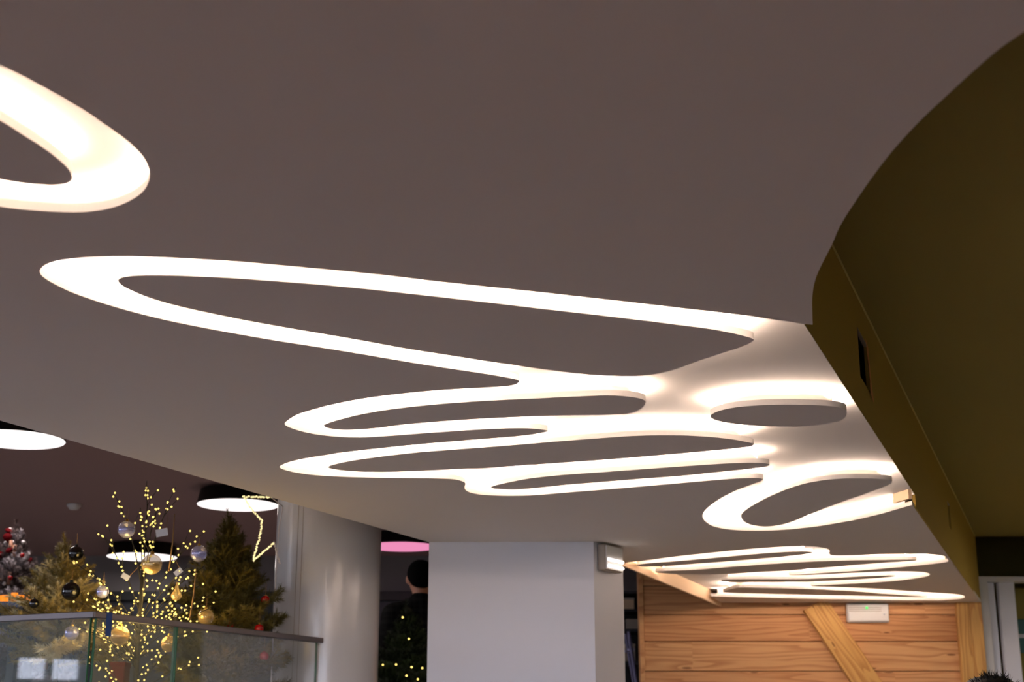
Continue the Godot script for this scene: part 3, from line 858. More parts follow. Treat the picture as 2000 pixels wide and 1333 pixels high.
# ---------------------------------------------------------------- column, pillar, shelving in the gap
func build_supports():
	var c := thing("round_column", "glossy round grey column wrapped in film beside the glass balustrade", "column", Vector3(-0.98, MEZZ, -7.62))
	part("shaft", lathe([Vector2(0.0, 0.0), Vector2(0.279, 0.0), Vector2(0.279, 0.6), Vector2(0.279, 1.2), Vector2(0.279, 1.8), Vector2(0.279, UPPER - MEZZ), Vector2(0.0, UPPER - MEZZ)], 96, true), "column_film", c)
	for a in [118.0, 112.0]:
		var g := deg_to_rad(a)
		var st := tool()
		add_box(st, Vector3(-0.0015, 0.0, 0.278), Vector3(0.0015, UPPER - MEZZ, 0.2805), Transform3D(Basis(Vector3.UP, deg_to_rad(90.0 - a)), Vector3.ZERO))
		part("film_seam", done(st), "grey_plastic", c, "vertical seam in the film")
	var p := thing("pillar", "broad white painted pillar standing under the end of the suspended ceiling", "pillar")
	var pl := PackedVector2Array([Vector2(-0.434, -7.45), Vector2(0.425, -7.43), Vector2(0.60, -7.74), Vector2(0.40, -8.1), Vector2(-0.25, -8.1)])
	part("shaft", extrude([pl], 0.0, SLAB, [pl]), "pillar_paint", p)
	var bc := thing("shelf_unit", "dark open shelf unit seen in the gap beside the timber wall", "shelf", Vector3(0.62, 0, -12.0))
	part("back_panel", box(Vector3(-0.5, 0, -0.25), Vector3(0.5, 2.80, -0.22)), "dark_frame", bc)
	for x in [-0.5, 0.47]:
		part("side_panel", box(Vector3(x, 0, -0.22), Vector3(x + 0.03, 2.80, 0.15), 0.002), "grey_cloth", bc)
	for y in [0.05, 0.6, 1.2, 1.72, 2.2, 2.46, 2.62, 2.77]:
		part("shelf", box(Vector3(-0.47, y, -0.22), Vector3(0.47, y + 0.022, 0.14), 0.002), "grey_cloth", bc)
	var r := RandomNumberGenerator.new()
	r.seed = 12
	for k in 5:
		var y: float = [1.742, 2.222, 2.482, 2.482, 2.642][k]
		var b := thing("carton", ["grey carton on the lowest visible shelf of the dark unit", "pale carton on the second shelf of the dark unit", "brown carton on the third shelf of the dark unit", "small beige carton beside the brown one on the third shelf", "beige carton on the highest shelf of the dark unit"][k], "box", Vector3(0.62 + [0.28, 0.33, 0.2, 0.38, 0.33][k], y, -11.98))
		var hh: float = [0.2, 0.14, 0.1, 0.08, 0.095][k]
		part("body", box(Vector3(-0.06, 0, -0.08), Vector3(0.06, hh, 0.08), 0.003), ["grey_cloth", "grey_plastic", "house_wood", "grey_plastic", "raw_board"][k], b)
		part("lid_flap", box(Vector3(-0.062, hh - 0.015, -0.082), Vector3(0.062, hh + 0.002, 0.082), 0.002), "grey_plastic", b)
	var ld := thing("step_ladder", "pale metal step ladder leaning in front of the dark shelf unit", "ladder", Vector3(1.05, 0, -11.45))
	for z in [0.0, -0.25]:
		part("rail", tube([Vector3(0.22, 0.0, z), Vector3(0.0, 1.5, z), Vector3(-0.13, 2.43, z)], 0.014, 0.014, 8), "ladder_metal", ld)
	for k in 8:
		var y := 0.25 + k * 0.29
		var x := 0.22 - 0.1465 * y
		part("step", box(Vector3(x - 0.03, y, -0.25), Vector3(x + 0.03, y + 0.022, 0.0), 0.002), "ladder_metal", ld)

# ---------------------------------------------------------------- lamps of the shop floor
func disc_lamp(pos: Vector3, r: float, label: String, pink := false, top := UPPER, power := 1.0):
	var o := thing("disc_ceiling_lamp", label, "ceiling lamp", pos, "round ceiling lamps over the shop floor")
	part("housing", lathe([Vector2(0, 0.11), Vector2(r * 0.86, 0.11), Vector2(r * 0.92, 0.10), Vector2(r * 0.985, 0.004), Vector2(r, 0.0), Vector2(r * 0.985, -0.004), Vector2(0, 0.002)], 48), "black_metal", o)
	part("diffuser", lathe([Vector2(0, -0.008), Vector2(r * 0.9, -0.008), Vector2(r * 0.975, -0.006), Vector2(r * 0.985, -0.002)], 48), "pink_disc_glow" if pink else "disc_glow", o, "glowing round diffuser")
	var mount := part("mount", lathe([Vector2(0, top - pos.y), Vector2(0.07, top - pos.y), Vector2(0.07, 0.10), Vector2(0, 0.10)], 20), "black_metal", o)
	mount.position = Vector3.ZERO
	var l := AreaLight3D.new()
	l.name = "lamp_light"
	l.area_size = Vector2(r * 1.5, r * 1.5)
	l.area_normalize_energy = true
	l.light_energy = 1.0 * (0.5 if pink else 1.0) * power
	l.light_color = Color(1.0, 0.75, 0.86) if pink else Color(1.0, 0.95, 0.92)
	l.shadow_enabled = true
	l.set("area_range", 15.0)
	l.rotation.x = -PI / 2
	l.position = Vector3(0, -0.02, 0)
	o.add_child(l, true)

func build_lamps():
	disc_lamp(Vector3(-2.91, 3.3, -8.17), 0.29, "white disc ceiling lamp above the frosted red tree")
	disc_lamp(Vector3(-2.05, 3.3, -10.57), 0.305, "white disc ceiling lamp above the olive green tree, crossed by the star wire")
	disc_lamp(Vector3(-3.55, 3.3, -13.7), 0.335, "white disc ceiling lamp seen through the lit twig tree")
	disc_lamp(Vector3(-1.0, 3.3, -12.95), 0.34, "pink tinted disc ceiling lamp in the gap between column and pillar", true)
	disc_lamp(Vector3(-5.6, 3.3, -7.0), 0.29, "white disc ceiling lamp farther along the window side of the shop")
	disc_lamp(Vector3(4.75, 2.97, -8.6), 0.30, "white disc ceiling lamp hanging under the green ceiling beside the door bay", false, 3.1, 2.6)
	var s := thing("smoke_detector", "small white smoke detector on the dark shop ceiling", "smoke detector", Vector3(-3.5, UPPER, -11.3))
	part("base", lathe([Vector2(0, 0), Vector2(0.058, 0), Vector2(0.058, -0.016), Vector2(0.052, -0.022), Vector2(0, -0.022)], 24), "white_plastic", s)
	part("sensor", lathe([Vector2(0.044, -0.02), Vector2(0.042, -0.036), Vector2(0.03, -0.044), Vector2(0, -0.045)], 24), "white_plastic", s)

# ---------------------------------------------------------------- balustrade
func build_balustrade():
	var c := Vector3(-1.68, MEZZ, -5.8)
	var u := Vector3(0.419, 0, -0.908)
	var v := Vector3(-0.908, 0, -0.419)
	var o := thing("glass_balustrade", "frameless glass balustrade with a grey metal handrail around the raised floor", "balustrade", c)
	var tu := Transform3D(Basis(u, Vector3.UP, u.cross(Vector3.UP)), Vector3.ZERO)
	var tv := Transform3D(Basis(v, Vector3.UP, v.cross(Vector3.UP)), Vector3.ZERO)
	var top := 1.0
	for r in [[tu, 1.70], [tv, 8.0]]:
		var st := tool()
		add_box(st, Vector3(-0.012, top - 0.026, -0.017), Vector3(r[1], top, 0.017), r[0], 0.003)
		part("handrail", done(st), "grey_metal", o)
		var ch := tool()
		add_box(ch, Vector3(0.0, 0.0, -0.03), Vector3(r[1], 0.06, 0.03), r[0], 0.003)
		part("base_channel", done(ch), "grey_metal", o)
	var spans := [[tu, 0.012, 0.52], [tu, 0.536, 1.66], [tv, 0.012, 1.6], [tv, 1.616, 3.2], [tv, 3.216, 4.8], [tv, 4.816, 6.4]]
	for s in spans:
		var st := tool()
		add_box(st, Vector3(s[1], 0.06, -0.005), Vector3(s[2], top - 0.026, 0.005), s[0])
		var pn := part("glass_panel", done(st), "pane_glass", o)
		for x in [s[1], s[2]]:
			var ed := tool()
			add_box(ed, Vector3(x - 0.0012, 0.06, -0.0055), Vector3(x + 0.0012, top - 0.026, 0.0055), s[0])
			part("glass_edge", done(ed), "glass_edge", pn, "green polished glass edge")
	var tp := thing("tape_strip", "short strip of blue masking tape stuck on the handrail near the glass corner", "tape", c + u * 0.055 + Vector3(0, top - 0.095, 0))
	var ts := tool()
	add_box(ts, Vector3(0, 0.0, 0.0176), Vector3(0.034, 0.096, 0.0185), tu, 0.0)
	part("front_flap", done(ts), "blue_tape", tp)
	var tb := tool()
	add_box(tb, Vector3(0, 0.0955, -0.0185), Vector3(0.034, 0.0963, 0.0185), tu, 0.0)
	part("top_fold", done(tb), "blue_tape", tp)

# ---------------------------------------------------------------- trees
func add_needles(st: SurfaceTool, a: Vector3, b: Vector3, count: int, ln: float, w: float, r: RandomNumberGenerator):
	var d := (b - a).normalized()
	var s := d.cross(Vector3.UP if absf(d.y) < 0.9 else Vector3.RIGHT).normalized()
	var t := s.cross(d)
	for i in count:
		var f := (i + r.randf()) / count
		var g := r.randf() * TAU
		var out := s * cos(g) + t * sin(g)
		var dir := (d * r.randf_range(0.5, 0.95) + out).normalized()
		var p := a.lerp(b, f)
		var side := dir.cross(d).normalized() * w
		var tip := p + dir * ln * r.randf_range(0.75, 1.1) * (1.0 - 0.25 * f)
		for q in [p - side, p + side, tip]:
			st.set_uv(Vector2.ZERO)
			st.add_vertex(q)

# a fir branch along +x that curves up a little
func fir_branch(length: float, ln: float, sd: int, side_twigs: int, density: float) -> ArrayMesh:
	var r := RandomNumberGenerator.new()
	r.seed = sd
	var st := tool()
	var pts := []
	for i in 5:
		var f := i / 4.0
		pts.append(Vector3(length * f, length * 0.10 * f * f, 0.0))
	add_tube(st, pts, [0.005, 0.0045, 0.004, 0.003, 0.0015], 4, false)
	for i in 4:
		add_needles(st, pts[i], pts[i + 1], int(length / 4 * density), ln, 0.0020, r)
	for k in side_twigs:
		var f := 0.22 + 0.7 * k / maxf(1.0, side_twigs)
		var p := Vector3(length * f, length * 0.10 * f * f, 0.0)
		var dir := Vector3(1.0, r.randf_range(-0.1, 0.45), (1.0 if k % 2 == 0 else -1.0) * r.randf_range(0.7, 1.0)).normalized()
		var q := p + dir * length * (0.5 * (1.0 - f) + 0.12)
		add_tube(st, [p, q], [0.003, 0.0012], 3, false)
		add_needles(st, p, q, int(p.distance_to(q) * density), ln, 0.0020, r)
	return done(st)

func fir(o: Node3D, height: float, radius: float, spread: float, material: String, n: int, ln: float, sd: int, start := 0.12, density := 900.0):
	var r := RandomNumberGenerator.new()
	r.seed = sd
	part("trunk", tube([Vector3.ZERO, Vector3(0.003, height * 0.5, 0), Vector3(0, height - 0.1, 0)], 0.022, 0.005, 8), "bark", o)
	part("stand", lathe([Vector2(0, 0.035), Vector2(0.09, 0.03), Vector2(0.11, 0.0), Vector2(0, 0)], 20), "black_metal", o)
	var kinds := []
	var shades := [material, material, material + "_tip"]  # every third whole branch takes the lighter copy, as if lit
	for k in 4:
		kinds.append(fir_branch(0.3, ln, sd + k, 8, density))
	for k in 2:
		kinds.append(fir_branch(0.16, ln, sd + 10 + k, 2, density))
	for i in n:
		var f := pow((i + 0.5) / n, 0.72)
		var y := lerpf(start * height, height - 0.12, f)
		var len := minf(radius, spread * (height - 0.05 - y)) * r.randf_range(0.82, 1.1) + 0.045
		var up := lerpf(deg_to_rad(8.0), deg_to_rad(64.0), pow(f, 2.2)) + r.randf_range(-0.12, 0.16)
		var b := part("branch", kinds[(i % 4)] if len > 0.15 else kinds[4 + i % 2], shades[i % 3], o)
		var sc := len / (0.3 if len > 0.15 else 0.16)
		b.transform = Transform3D(Basis(Vector3.UP, i * 2.39996 + r.randf_range(-0.25, 0.25)) * Basis(Vector3.BACK, up) * Basis(Vector3.RIGHT, r.randf_range(-0.5, 0.5)), Vector3(0, y, 0))
		b.scale = Vector3(sc, maxf(sc, 0.75), maxf(sc, 0.75))
	var lead := part("branch", kinds[4], material, o)
	lead.transform = Transform3D(Basis(Vector3.BACK, PI / 2), Vector3(0, height - 0.16, 0))

func build_trees():
	var g := thing("fir_tree", "olive green artificial fir with warm light painted gold on some branches beside the round column", "tree", Vector3(-1.43, MEZZ, -7.18))
	fir(g, 1.63, 0.30, 0.50, "green_needles", 140, 0.040, 3)
	var gold := thing("gold_fir_tree", "champagne gold artificial fir with black baubles behind the glass corner", "tree", Vector3(-2.16, MEZZ, -6.9))
	fir(gold, 1.47, 0.36, 0.62, "gold_needles", 60, 0.032, 41, 0.56)
	var small := thing("small_fir_tree", "small dark green fir with tiny lights between column and pillar", "tree", Vector3(-0.62, MEZZ, -8.6))
	fir(small, 1.31, 0.36, 0.50, "dark_needles", 120, 0.036, 77)
	var br := RandomNumberGenerator.new()
	br.seed = 5
	var bm := ball(0.0065, 8)
	for p in [Vector3(-0.645, 2.30, -8.52), Vector3(-0.60, 2.17, -8.44), Vector3(-0.745, 2.02, -8.4), Vector3(-0.665, 2.02, -8.36), Vector3(-0.575, 2.005, -8.35), Vector3(-0.515, 2.0, -8.36), Vector3(-0.60, 1.955, -8.3), Vector3(-0.535, 1.935, -8.3), Vector3(-0.775, 1.93, -8.35), Vector3(-0.70, 1.86, -8.3)]:
		var b := part("bulb_light", bm, "bulb_glow", small)
		b.position = p - small.position
	var fl := thing("frosted_fir_tree", "frosted tree with red velvet flowers, pearls and wooden beads at the window side", "tree", Vector3(-2.93, MEZZ, -8.42))
	fir(fl, 1.76, 0.33, 0.46, "frost_needles", 110, 0.036, 90)
	var r := RandomNumberGenerator.new()
	r.seed = 8
	var petal := ball(0.5, 8)
	var bead := ball(0.012, 10)
	for i in 84:
		var f := r.randf()
		var a := r.randf() * TAU
		var rad := 0.04 + 0.26 * (1.0 - f)
		var p := Vector3(cos(a) * rad, 0.62 + f * 1.1, sin(a) * rad)
		if i % 3 == 0:
			var fw := part("velvet_flower", petal, "red_velvet", fl)
			fw.transform = Transform3D(Basis.from_euler(Vector3(r.randf() * 3, r.randf() * 3, 0)) * Basis.from_scale(Vector3(0.06, 0.03, 0.05)), p)
		elif i % 3 == 1:
			part("pearl_bead", bead, "pearl", fl).position = p
		else:
			var wb := part("wooden_peg", tube([Vector3(0, -0.035, 0), Vector3(0, 0.035, 0)], 0.013, 0.011, 6), "wood_bead", fl)
			wb.position = p
	for p in [Vector3(-2.80, 2.62, -8.16), Vector3(-2.85, 2.49, -8.14)]:
		var b := part("red_bulb_light", ball(0.014, 10), "red_gloss", fl, "shiny red bauble bulb")
		b.position = p - fl.position
	twig_tree()

func twig_tree():
	var o := thing("lit_twig_tree", "black twig tree covered with hundreds of tiny warm lights behind the handrail", "tree", Vector3(-1.70, MEZZ, -6.6))
	part("trunk", tube([Vector3(0, 0, 0), Vector3(0.004, 0.5, 0), Vector3(-0.003, 1.0, 0), Vector3(0, 1.30, 0)], 0.017, 0.009, 8), "twig", o)
	part("stand", lathe([Vector2(0, 0.02), Vector2(0.1, 0.016), Vector2(0.11, 0.0), Vector2(0, 0)], 20), "black_metal", o)
	var r := RandomNumberGenerator.new()
	r.seed = 1234
	var spots := []
	# main twigs: height of the fork, then tip relative to the trunk
	var mains := [[1.25, Vector3(-0.01, 1.67, 0.0)], [1.16, Vector3(-0.145, 1.61, 0.05)], [1.18, Vector3(0.13, 1.635, 0.02)], [1.05, Vector3(-0.215, 1.44, 0.06)], [1.02, Vector3(0.28, 1.43, 0.04)], [0.98, Vector3(-0.315, 1.30, 0.1)], [1.1, Vector3(-0.06, 1.56, -0.1)], [1.1, Vector3(0.07, 1.53, 0.12)], [0.95, Vector3(0.30, 1.27, 0.1)]]
	for i in 44:
		var h := r.randf_range(0.80, 1.04) if i < 30 else r.randf_range(0.45, 0.8)
		var a := r.randf() * TAU
		var rad := r.randf_range(0.16, 0.38)
		mains.append([h, Vector3(cos(a) * rad, h + r.randf_range(0.06, 0.26), sin(a) * rad)])
	var count := 0
	for m in mains:
		count += 1
		var from := Vector3(0, m[0], 0)
		var tip: Vector3 = m[1]
		var bend := Vector3(tip.x * 0.35, lerpf(from.y, tip.y, 0.62), tip.z * 0.35)
		var pts := []
		for k in 7:
			var f := k / 6.0
			pts.append(from.lerp(bend, f).lerp(bend.lerp(tip, f), f) + Vector3(r.randf_range(-1, 1), r.randf_range(-1, 1), r.randf_range(-1, 1)) * 0.006 * f)
		var tw := part("twig", tube(pts, 0.0036, 0.0014, 5), "twig", o)
		for k in range(2, 7):
			for j in (3 if count < 10 else 1):
				spots.append(pts[k].lerp(pts[k - 1], r.randf()) + Vector3(r.randf_range(-1, 1), r.randf_range(-1, 1), r.randf_range(-1, 1)) * 0.008)
		for s in 2:
			var b0: Vector3 = pts[3 + s]
			var dir := ((tip - from).normalized() + Vector3(r.randf_range(-0.8, 0.8), r.randf_range(-0.2, 0.7), r.randf_range(-0.8, 0.8))).normalized()
			var b1 := b0 + dir * r.randf_range(0.07, 0.15)
			part("side_twig", tube([b0, b0.lerp(b1, 0.5) + Vector3(0, 0.006, 0), b1], 0.0022, 0.001, 4), "twig", tw)
			for j in 2:
				spots.append(b0.lerp(b1, 0.5 + 0.5 * j) + Vector3(r.randf_range(-1, 1), r.randf_range(-1, 1), r.randf_range(-1, 1)) * 0.006)
	var bm := ball(0.0054, 4)
	# the lights nearest the landing are single parts, the rest one joined part
	spots.sort_custom(func(a, b): return a.z > b.z)
	for i in mini(300, spots.size()):
		part("bulb_light", bm, "bulb_glow", o).position = spots[i]
	if spots.size() > 300:
		var mm := MultiMesh.new()
		mm.transform_format = MultiMesh.TRANSFORM_3D
		mm.mesh = bm
		mm.instance_count = spots.size() - 300
		for i in range(300, spots.size()):
			mm.set_instance_transform(i - 300, Transform3D(Basis(), spots[i]))
		var mi := MultiMeshInstance3D.new()
		mi.name = "bulb_lights"
		mi.multimesh = mm
		mi.material_override = M["bulb_glow"]
		mi.set_meta("kind", "stuff")
		o.add_child(mi)
	var l := OmniLight3D.new()
	l.name = "twig_light"
	l.position = Vector3(0.0, 1.05, 0.18)
	l.light_color = Color(1.0, 0.83, 0.5)
	l.light_energy = 0.3
	l.light_size = 0.15
	l.omni_range = 10.0
	l.shadow_enabled = true
	o.add_child(l)

# ---------------------------------------------------------------- ornaments
func bauble(called: String, label: String, pos: Vector3, r: float, kind: String, group := ""):
	var o := thing(called, label, "ornament", pos, group)
	if kind == "drop":
		part("body", lathe([Vector2(0, -r * 1.1), Vector2(r * 0.6, -r * 0.95), Vector2(r, -r * 0.35), Vector2(r * 0.95, r * 0.1), Vector2(r * 0.55, r * 0.75), Vector2(r * 0.3, r * 1.4), Vector2(r * 0.16, r * 2.2), Vector2(0, r * 2.5)], 20), "gold_glass", o)
		return
	part("body", ball(r, 28), {"clear": "pearl_glass", "gold": "gold_glass", "black": "black_gloss", "red": "red_gloss"}[kind], o)
	if kind == "clear":
		part("band", lathe([Vector2(r * 0.80, -r * 0.52), Vector2(r * 0.955, -r * 0.2), Vector2(r * 0.965, 0.0), Vector2(r * 0.955, r * 0.2)], 28), "iridescent_band", o, "iridescent blue sheen band")
	if kind == "gold":
		part("filling", lathe([Vector2(0, -r * 0.9), Vector2(r * 0.6, -r * 0.68), Vector2(r * 0.86, -r * 0.3), Vector2(r * 0.9, -r * 0.02), Vector2(0, -r * 0.05)], 24), "gold_metal", o, "gold glitter filling")
	part("cap", lathe([Vector2(r * 0.2, r * 0.95), Vector2(r * 0.2, r * 1.18), Vector2(r * 0.12, r * 1.24), Vector2(0, r * 1.24)], 14), "gold_metal" if kind != "black" else "black_metal", o)
	part("hanger", tube([Vector3(0, r * 1.2, 0), Vector3(0.001, r * 1.2 + 0.03, 0), Vector3(0, r * 1.2 + 0.055, 0)], 0.0012, 0.0012, 5), "string", o)

func build_ornaments():
	bauble("pearl_bauble", "clear iridescent glass bauble high on the lit twig tree", Vector3(-1.751, 2.523, -6.45), 0.0384, "clear")
	bauble("pearl_bauble", "clear iridescent glass bauble hanging between the twig tree and the olive fir", Vector3(-1.416, 2.414, -6.45), 0.037, "clear")
	bauble("pearl_bauble", "small clear iridescent bauble low on the twig tree just above the handrail", Vector3(-1.857, 2.25, -6.52), 0.0282, "clear")
	bauble("pearl_bauble", "clear iridescent bauble behind the glass on the gold fir", Vector3(-1.976, 2.065, -6.5), 0.0322, "clear")
	bauble("gold_bauble", "large gold-filled glass bauble in front of the far disc lamp", Vector3(-1.613, 2.36, -6.40), 0.0458, "gold")
	bauble("gold_bauble", "gold-filled glass bauble behind the glass below the blue tape", Vector3(-1.732, 2.045, -6.40), 0.043, "gold")
	bauble("gold_bauble", "gold-filled glass bauble behind the glass beside the panel joint", Vector3(-1.517, 2.012, -6.42), 0.0361, "gold")
	bauble("gold_bauble", "gold-filled glass bauble hanging in front of the olive fir above the handrail", Vector3(-1.425, 2.154, -6.72), 0.038, "gold")
	bauble("gold_drop", "slim gold drop ornament on the right of the twig tree trunk", Vector3(-1.517, 2.235, -6.5), 0.0245, "drop")
	bauble("black_bauble", "large glossy black bauble low on the gold fir", Vector3(-2.026, 2.26, -6.60), 0.0418, "black")
	bauble("black_bauble", "smaller glossy black bauble high on the gold fir", Vector3(-2.054, 2.449, -6.72), 0.0345, "black")
	bauble("black_bauble", "tiny black bauble on the outer branch of the gold fir beside the candles", Vector3(-2.19, 2.205, -6.6), 0.022, "black")
	for k in 4:
		bauble("red_bauble", ["red bauble at the column side of the olive fir", "red bauble low on the olive fir just over the handrail", "red bauble on the outer low branch of the olive fir", "red bauble behind the glass on the olive fir"][k], [Vector3(-1.22, 2.27, -7.12), Vector3(-1.36, 2.13, -6.95), Vector3(-1.22, 2.12, -6.98), Vector3(-1.19, 1.99, -6.98)][k], 0.022, "red")
	var tags := [[Vector3(-1.577, 2.502, -6.40), 0.2, "white price tag near the top of the lit twig tree"], [Vector3(-1.726, 2.305, -6.40), -0.5, "small white price tag left of the gold-filled bauble on the twig tree"], [Vector3(-1.492, 2.326, -6.40), 0.7, "tilted white price tag right of the gold-filled bauble on the twig tree"]]
	for t in tags:
		var o := thing("price_tag", t[2], "tag", t[0], "price tags on the twig tree")
		o.rotation.z = t[1]
		var s := 1.0 if t[1] == 0.2 else 0.7
		part("card", box(Vector3(-0.027, -0.017, -0.0006) * s, Vector3(0.027, 0.017, 0.0006) * s), "paper", o)
		part("cord", tube([Vector3(0.02 * s, 0.016 * s, 0), Vector3(0.03 * s, 0.05, -0.01), Vector3(0.035 * s, 0.08, -0.02)], 0.001, 0.001, 4), "string", o)
	var sticks := [[Vector3(-1.545, 2.34, -6.45), Vector3(-1.53, 2.59, -6.42), "long natural cord hanging near the top of the twig tree"], [Vector3(-1.45, 2.13, -6.5), Vector3(-1.435, 2.35, -6.5), "long natural cord hanging beside the olive fir"]]
	for s in sticks:
		var o := thing("hanging_cord", s[2], "cord", s[0])
		part("strand", tube([Vector3.ZERO, (s[1] - s[0]) * 0.5 + Vector3(0.004, 0, 0), s[1] - s[0]], 0.0035, 0.0025, 6), "string", o)
		part("knot", ball(0.006, 8), "string", o)
	# wire star with micro lights, next to the column
	var st := thing("wire_star", "zigzag wire star wrapped in tiny warm white lights beside the column", "light string", Vector3(-1.23, 2.60, -7.0))
	var path := [Vector3(-1.195, 2.763, -7.0), Vector3(-1.333, 2.764, -7.0), Vector3(-1.292, 2.708, -7.0), Vector3(-1.236, 2.645, -7.0), Vector3(-1.238, 2.589, -7.0), Vector3(-1.267, 2.451, -7.0), Vector3(-1.168, 2.539, -7.0), Vector3(-1.141, 2.434, -7.03)]
	var local := []
	for p in path:
		local.append(p - st.position)
	part("wire", tube(local, 0.0015, 0.0015, 5), "string", st)
	var dot := ball(0.0056, 4)
	var r := RandomNumberGenerator.new()
	r.seed = 3
	for i in local.size() - 1:
		var n := int(local[i].distance_to(local[i + 1]) / 0.0062)
		for k in n:
			var b := part("micro_light", dot, "star_glow" if i < 6 else "pearl", st)
			b.position = local[i].lerp(local[i + 1], float(k) / n) + Vector3(r.randf_range(-1, 1), r.randf_range(-1, 1), r.randf_range(-1, 1)) * 0.0028
	part("cable", tube([Vector3(0.035, 0.163, 0.0), Vector3(0.075, 0.135, -0.12), Vector3(0.048, 0.02, -0.2), Vector3(0.04, -0.25, -0.22), Vector3(0.04, -0.75, -0.22), Vector3(0.03, -1.5, -0.22)], 0.0028, 0.0028, 6), "pearl", st, "pale supply cable running down the column")

# ---------------------------------------------------------------- table, candles, house
func build_small_things():
	var t := thing("display_table", "blue-grey display table carrying candles at the window side", "table", Vector3(-2.95, MEZZ, -7.78))
	part("table_top", box(Vector3(-0.6, 1.185, -0.28), Vector3(0.36, 1.215, 0.10), 0.004), "blue_grey", t)
	part("apron", box(Vector3(-0.58, 1.10, -0.26), Vector3(0.34, 1.185, 0.08), 0.003), "dark_frame", t)
	for x in [-0.55, 0.27]:
		for z in [-0.24, 0.02]:
			part("leg", box(Vector3(x, 0.0, z), Vector3(x + 0.045, 1.10, z + 0.045), 0.003), "dark_frame", t)
	for k in 7:
		var o := thing("candle_jar", "tall amber glass candle jar in the row on the blue-grey table" if k % 3 == 0 else "short amber glass candle jar in the row on the blue-grey table", "candle", Vector3(-2.80 + 0.042 * k, MEZZ + 1.215, -7.71 - 0.02 * (k % 2)), "candle jars on the blue-grey table")
		var hh := 0.05 if k % 3 == 0 else 0.036
		part("jar", lathe([Vector2(0, 0.002), Vector2(0.016, 0.0), Vector2(0.0175, 0.004), Vector2(0.0175, hh), Vector2(0.0155, hh), Vector2(0.0155, 0.006), Vector2(0, 0.006)], 16), "candle_glow", o)
		part("wax", lathe([Vector2(0, hh * 0.8), Vector2(0.015, hh * 0.8), Vector2(0.015, 0.008), Vector2(0, 0.008)], 14), "pearl", o)
		part("wick", tube([Vector3(0, hh * 0.8, 0), Vector3(0.001, hh * 0.8 + 0.008, 0)], 0.0012, 0.001, 4), "twig", o)
	var h := thing("wooden_house", "small rustic wooden house ornament behind the candle jars", "ornament", Vector3(-2.93, MEZZ + 1.215, -7.90))
	part("body", box(Vector3(-0.12, 0.0, -0.1), Vector3(0.06, 0.15, 0.06), 0.003), "house_wood", h)
	for s in [-1.0, 1.0]:
		var rf := tool()
		add_box(rf, Vector3(0.0, -0.012, -0.12), Vector3(0.15, 0.0, 0.08), Transform3D(Basis(Vector3.BACK, -0.75 * s) if s > 0 else Basis(Vector3.BACK, PI + 0.75), Vector3(-0.03, 0.25, 0)), 0.002)
		part("roof_slope", done(rf), "house_wood", h)
	part("gable", prism([Vector2(-0.12, 0.15), Vector2(0.06, 0.15), Vector2(-0.03, 0.235)], -0.1, 0.06), "house_wood", h)
	part("window_shade_disc", lathe_disc(0.016), "bark", h).transform = Transform3D(Basis(Vector3.RIGHT, PI / 2), Vector3(-0.03, 0.18, 0.062))  # dark disc painted in place of a shaded opening
	part("doorway_shade_panel", box(Vector3(-0.09, 0.0, 0.06), Vector3(-0.03, 0.11, 0.0625)), "bark", h)  # dark panel stands in for the shade inside a door
	for x in [-0.115, 0.04]:
		part("porch_post", box(Vector3(x, 0.0, 0.065), Vector3(x + 0.012, 0.14, 0.077), 0.001), "wood_bead", h)
	# red box under the twig tree, seen through the glass
	var bx := thing("red_gift_box", "red gift box on a plinth behind the glass balustrade", "box", Vector3(-1.86, MEZZ + 0.74, -6.86))
	part("body", box(Vector3(-0.02, 0.0, -0.05), Vector3(0.05, 0.10, 0.05), 0.003), "red_velvet", bx)
	part("lid", box(Vector3(-0.023, 0.09, -0.053), Vector3(0.053, 0.115, 0.053), 0.003), "red_velvet", bx)
	var pl := thing("display_plinth", "grey cube plinth behind the glass balustrade under the red gift box", "plinth", Vector3(-1.84, MEZZ, -6.86))
	part("body", box(Vector3(-0.08, 0.03, -0.08), Vector3(0.08, 0.72, 0.08), 0.004), "grey_cloth", pl)
	part("top_slab", box(Vector3(-0.09, 0.72, -0.09), Vector3(0.09, 0.74, 0.09), 0.003), "grey_plastic", pl)
	part("foot", box(Vector3(-0.07, 0.0, -0.07), Vector3(0.07, 0.03, 0.07), 0.002), "dark_frame", pl)

func lathe_disc(r: float) -> ArrayMesh:
	return lathe([Vector2(0, 0.001), Vector2(r, 0.0), Vector2(0, -0.001)], 18)

func prism(p: Array, z0: float, z1: float) -> ArrayMesh:
	var st := tool()
	for k in [0, 1, 2]:
		st.set_uv(Vector2.ZERO)
		st.add_vertex(Vector3(p[k].x, p[k].y, z1))
	for k in [2, 1, 0]:
		st.set_uv(Vector2.ZERO)
		st.add_vertex(Vector3(p[k].x, p[k].y, z0))
	for k in 3:
		var a: Vector2 = p[k]
		var b: Vector2 = p[(k + 1) % 3]
		quad(st, Vector3(a.x, a.y, z0), Vector3(b.x, b.y, z0), Vector3(b.x, b.y, z1), Vector3(a.x, a.y, z1))
	return done(st)

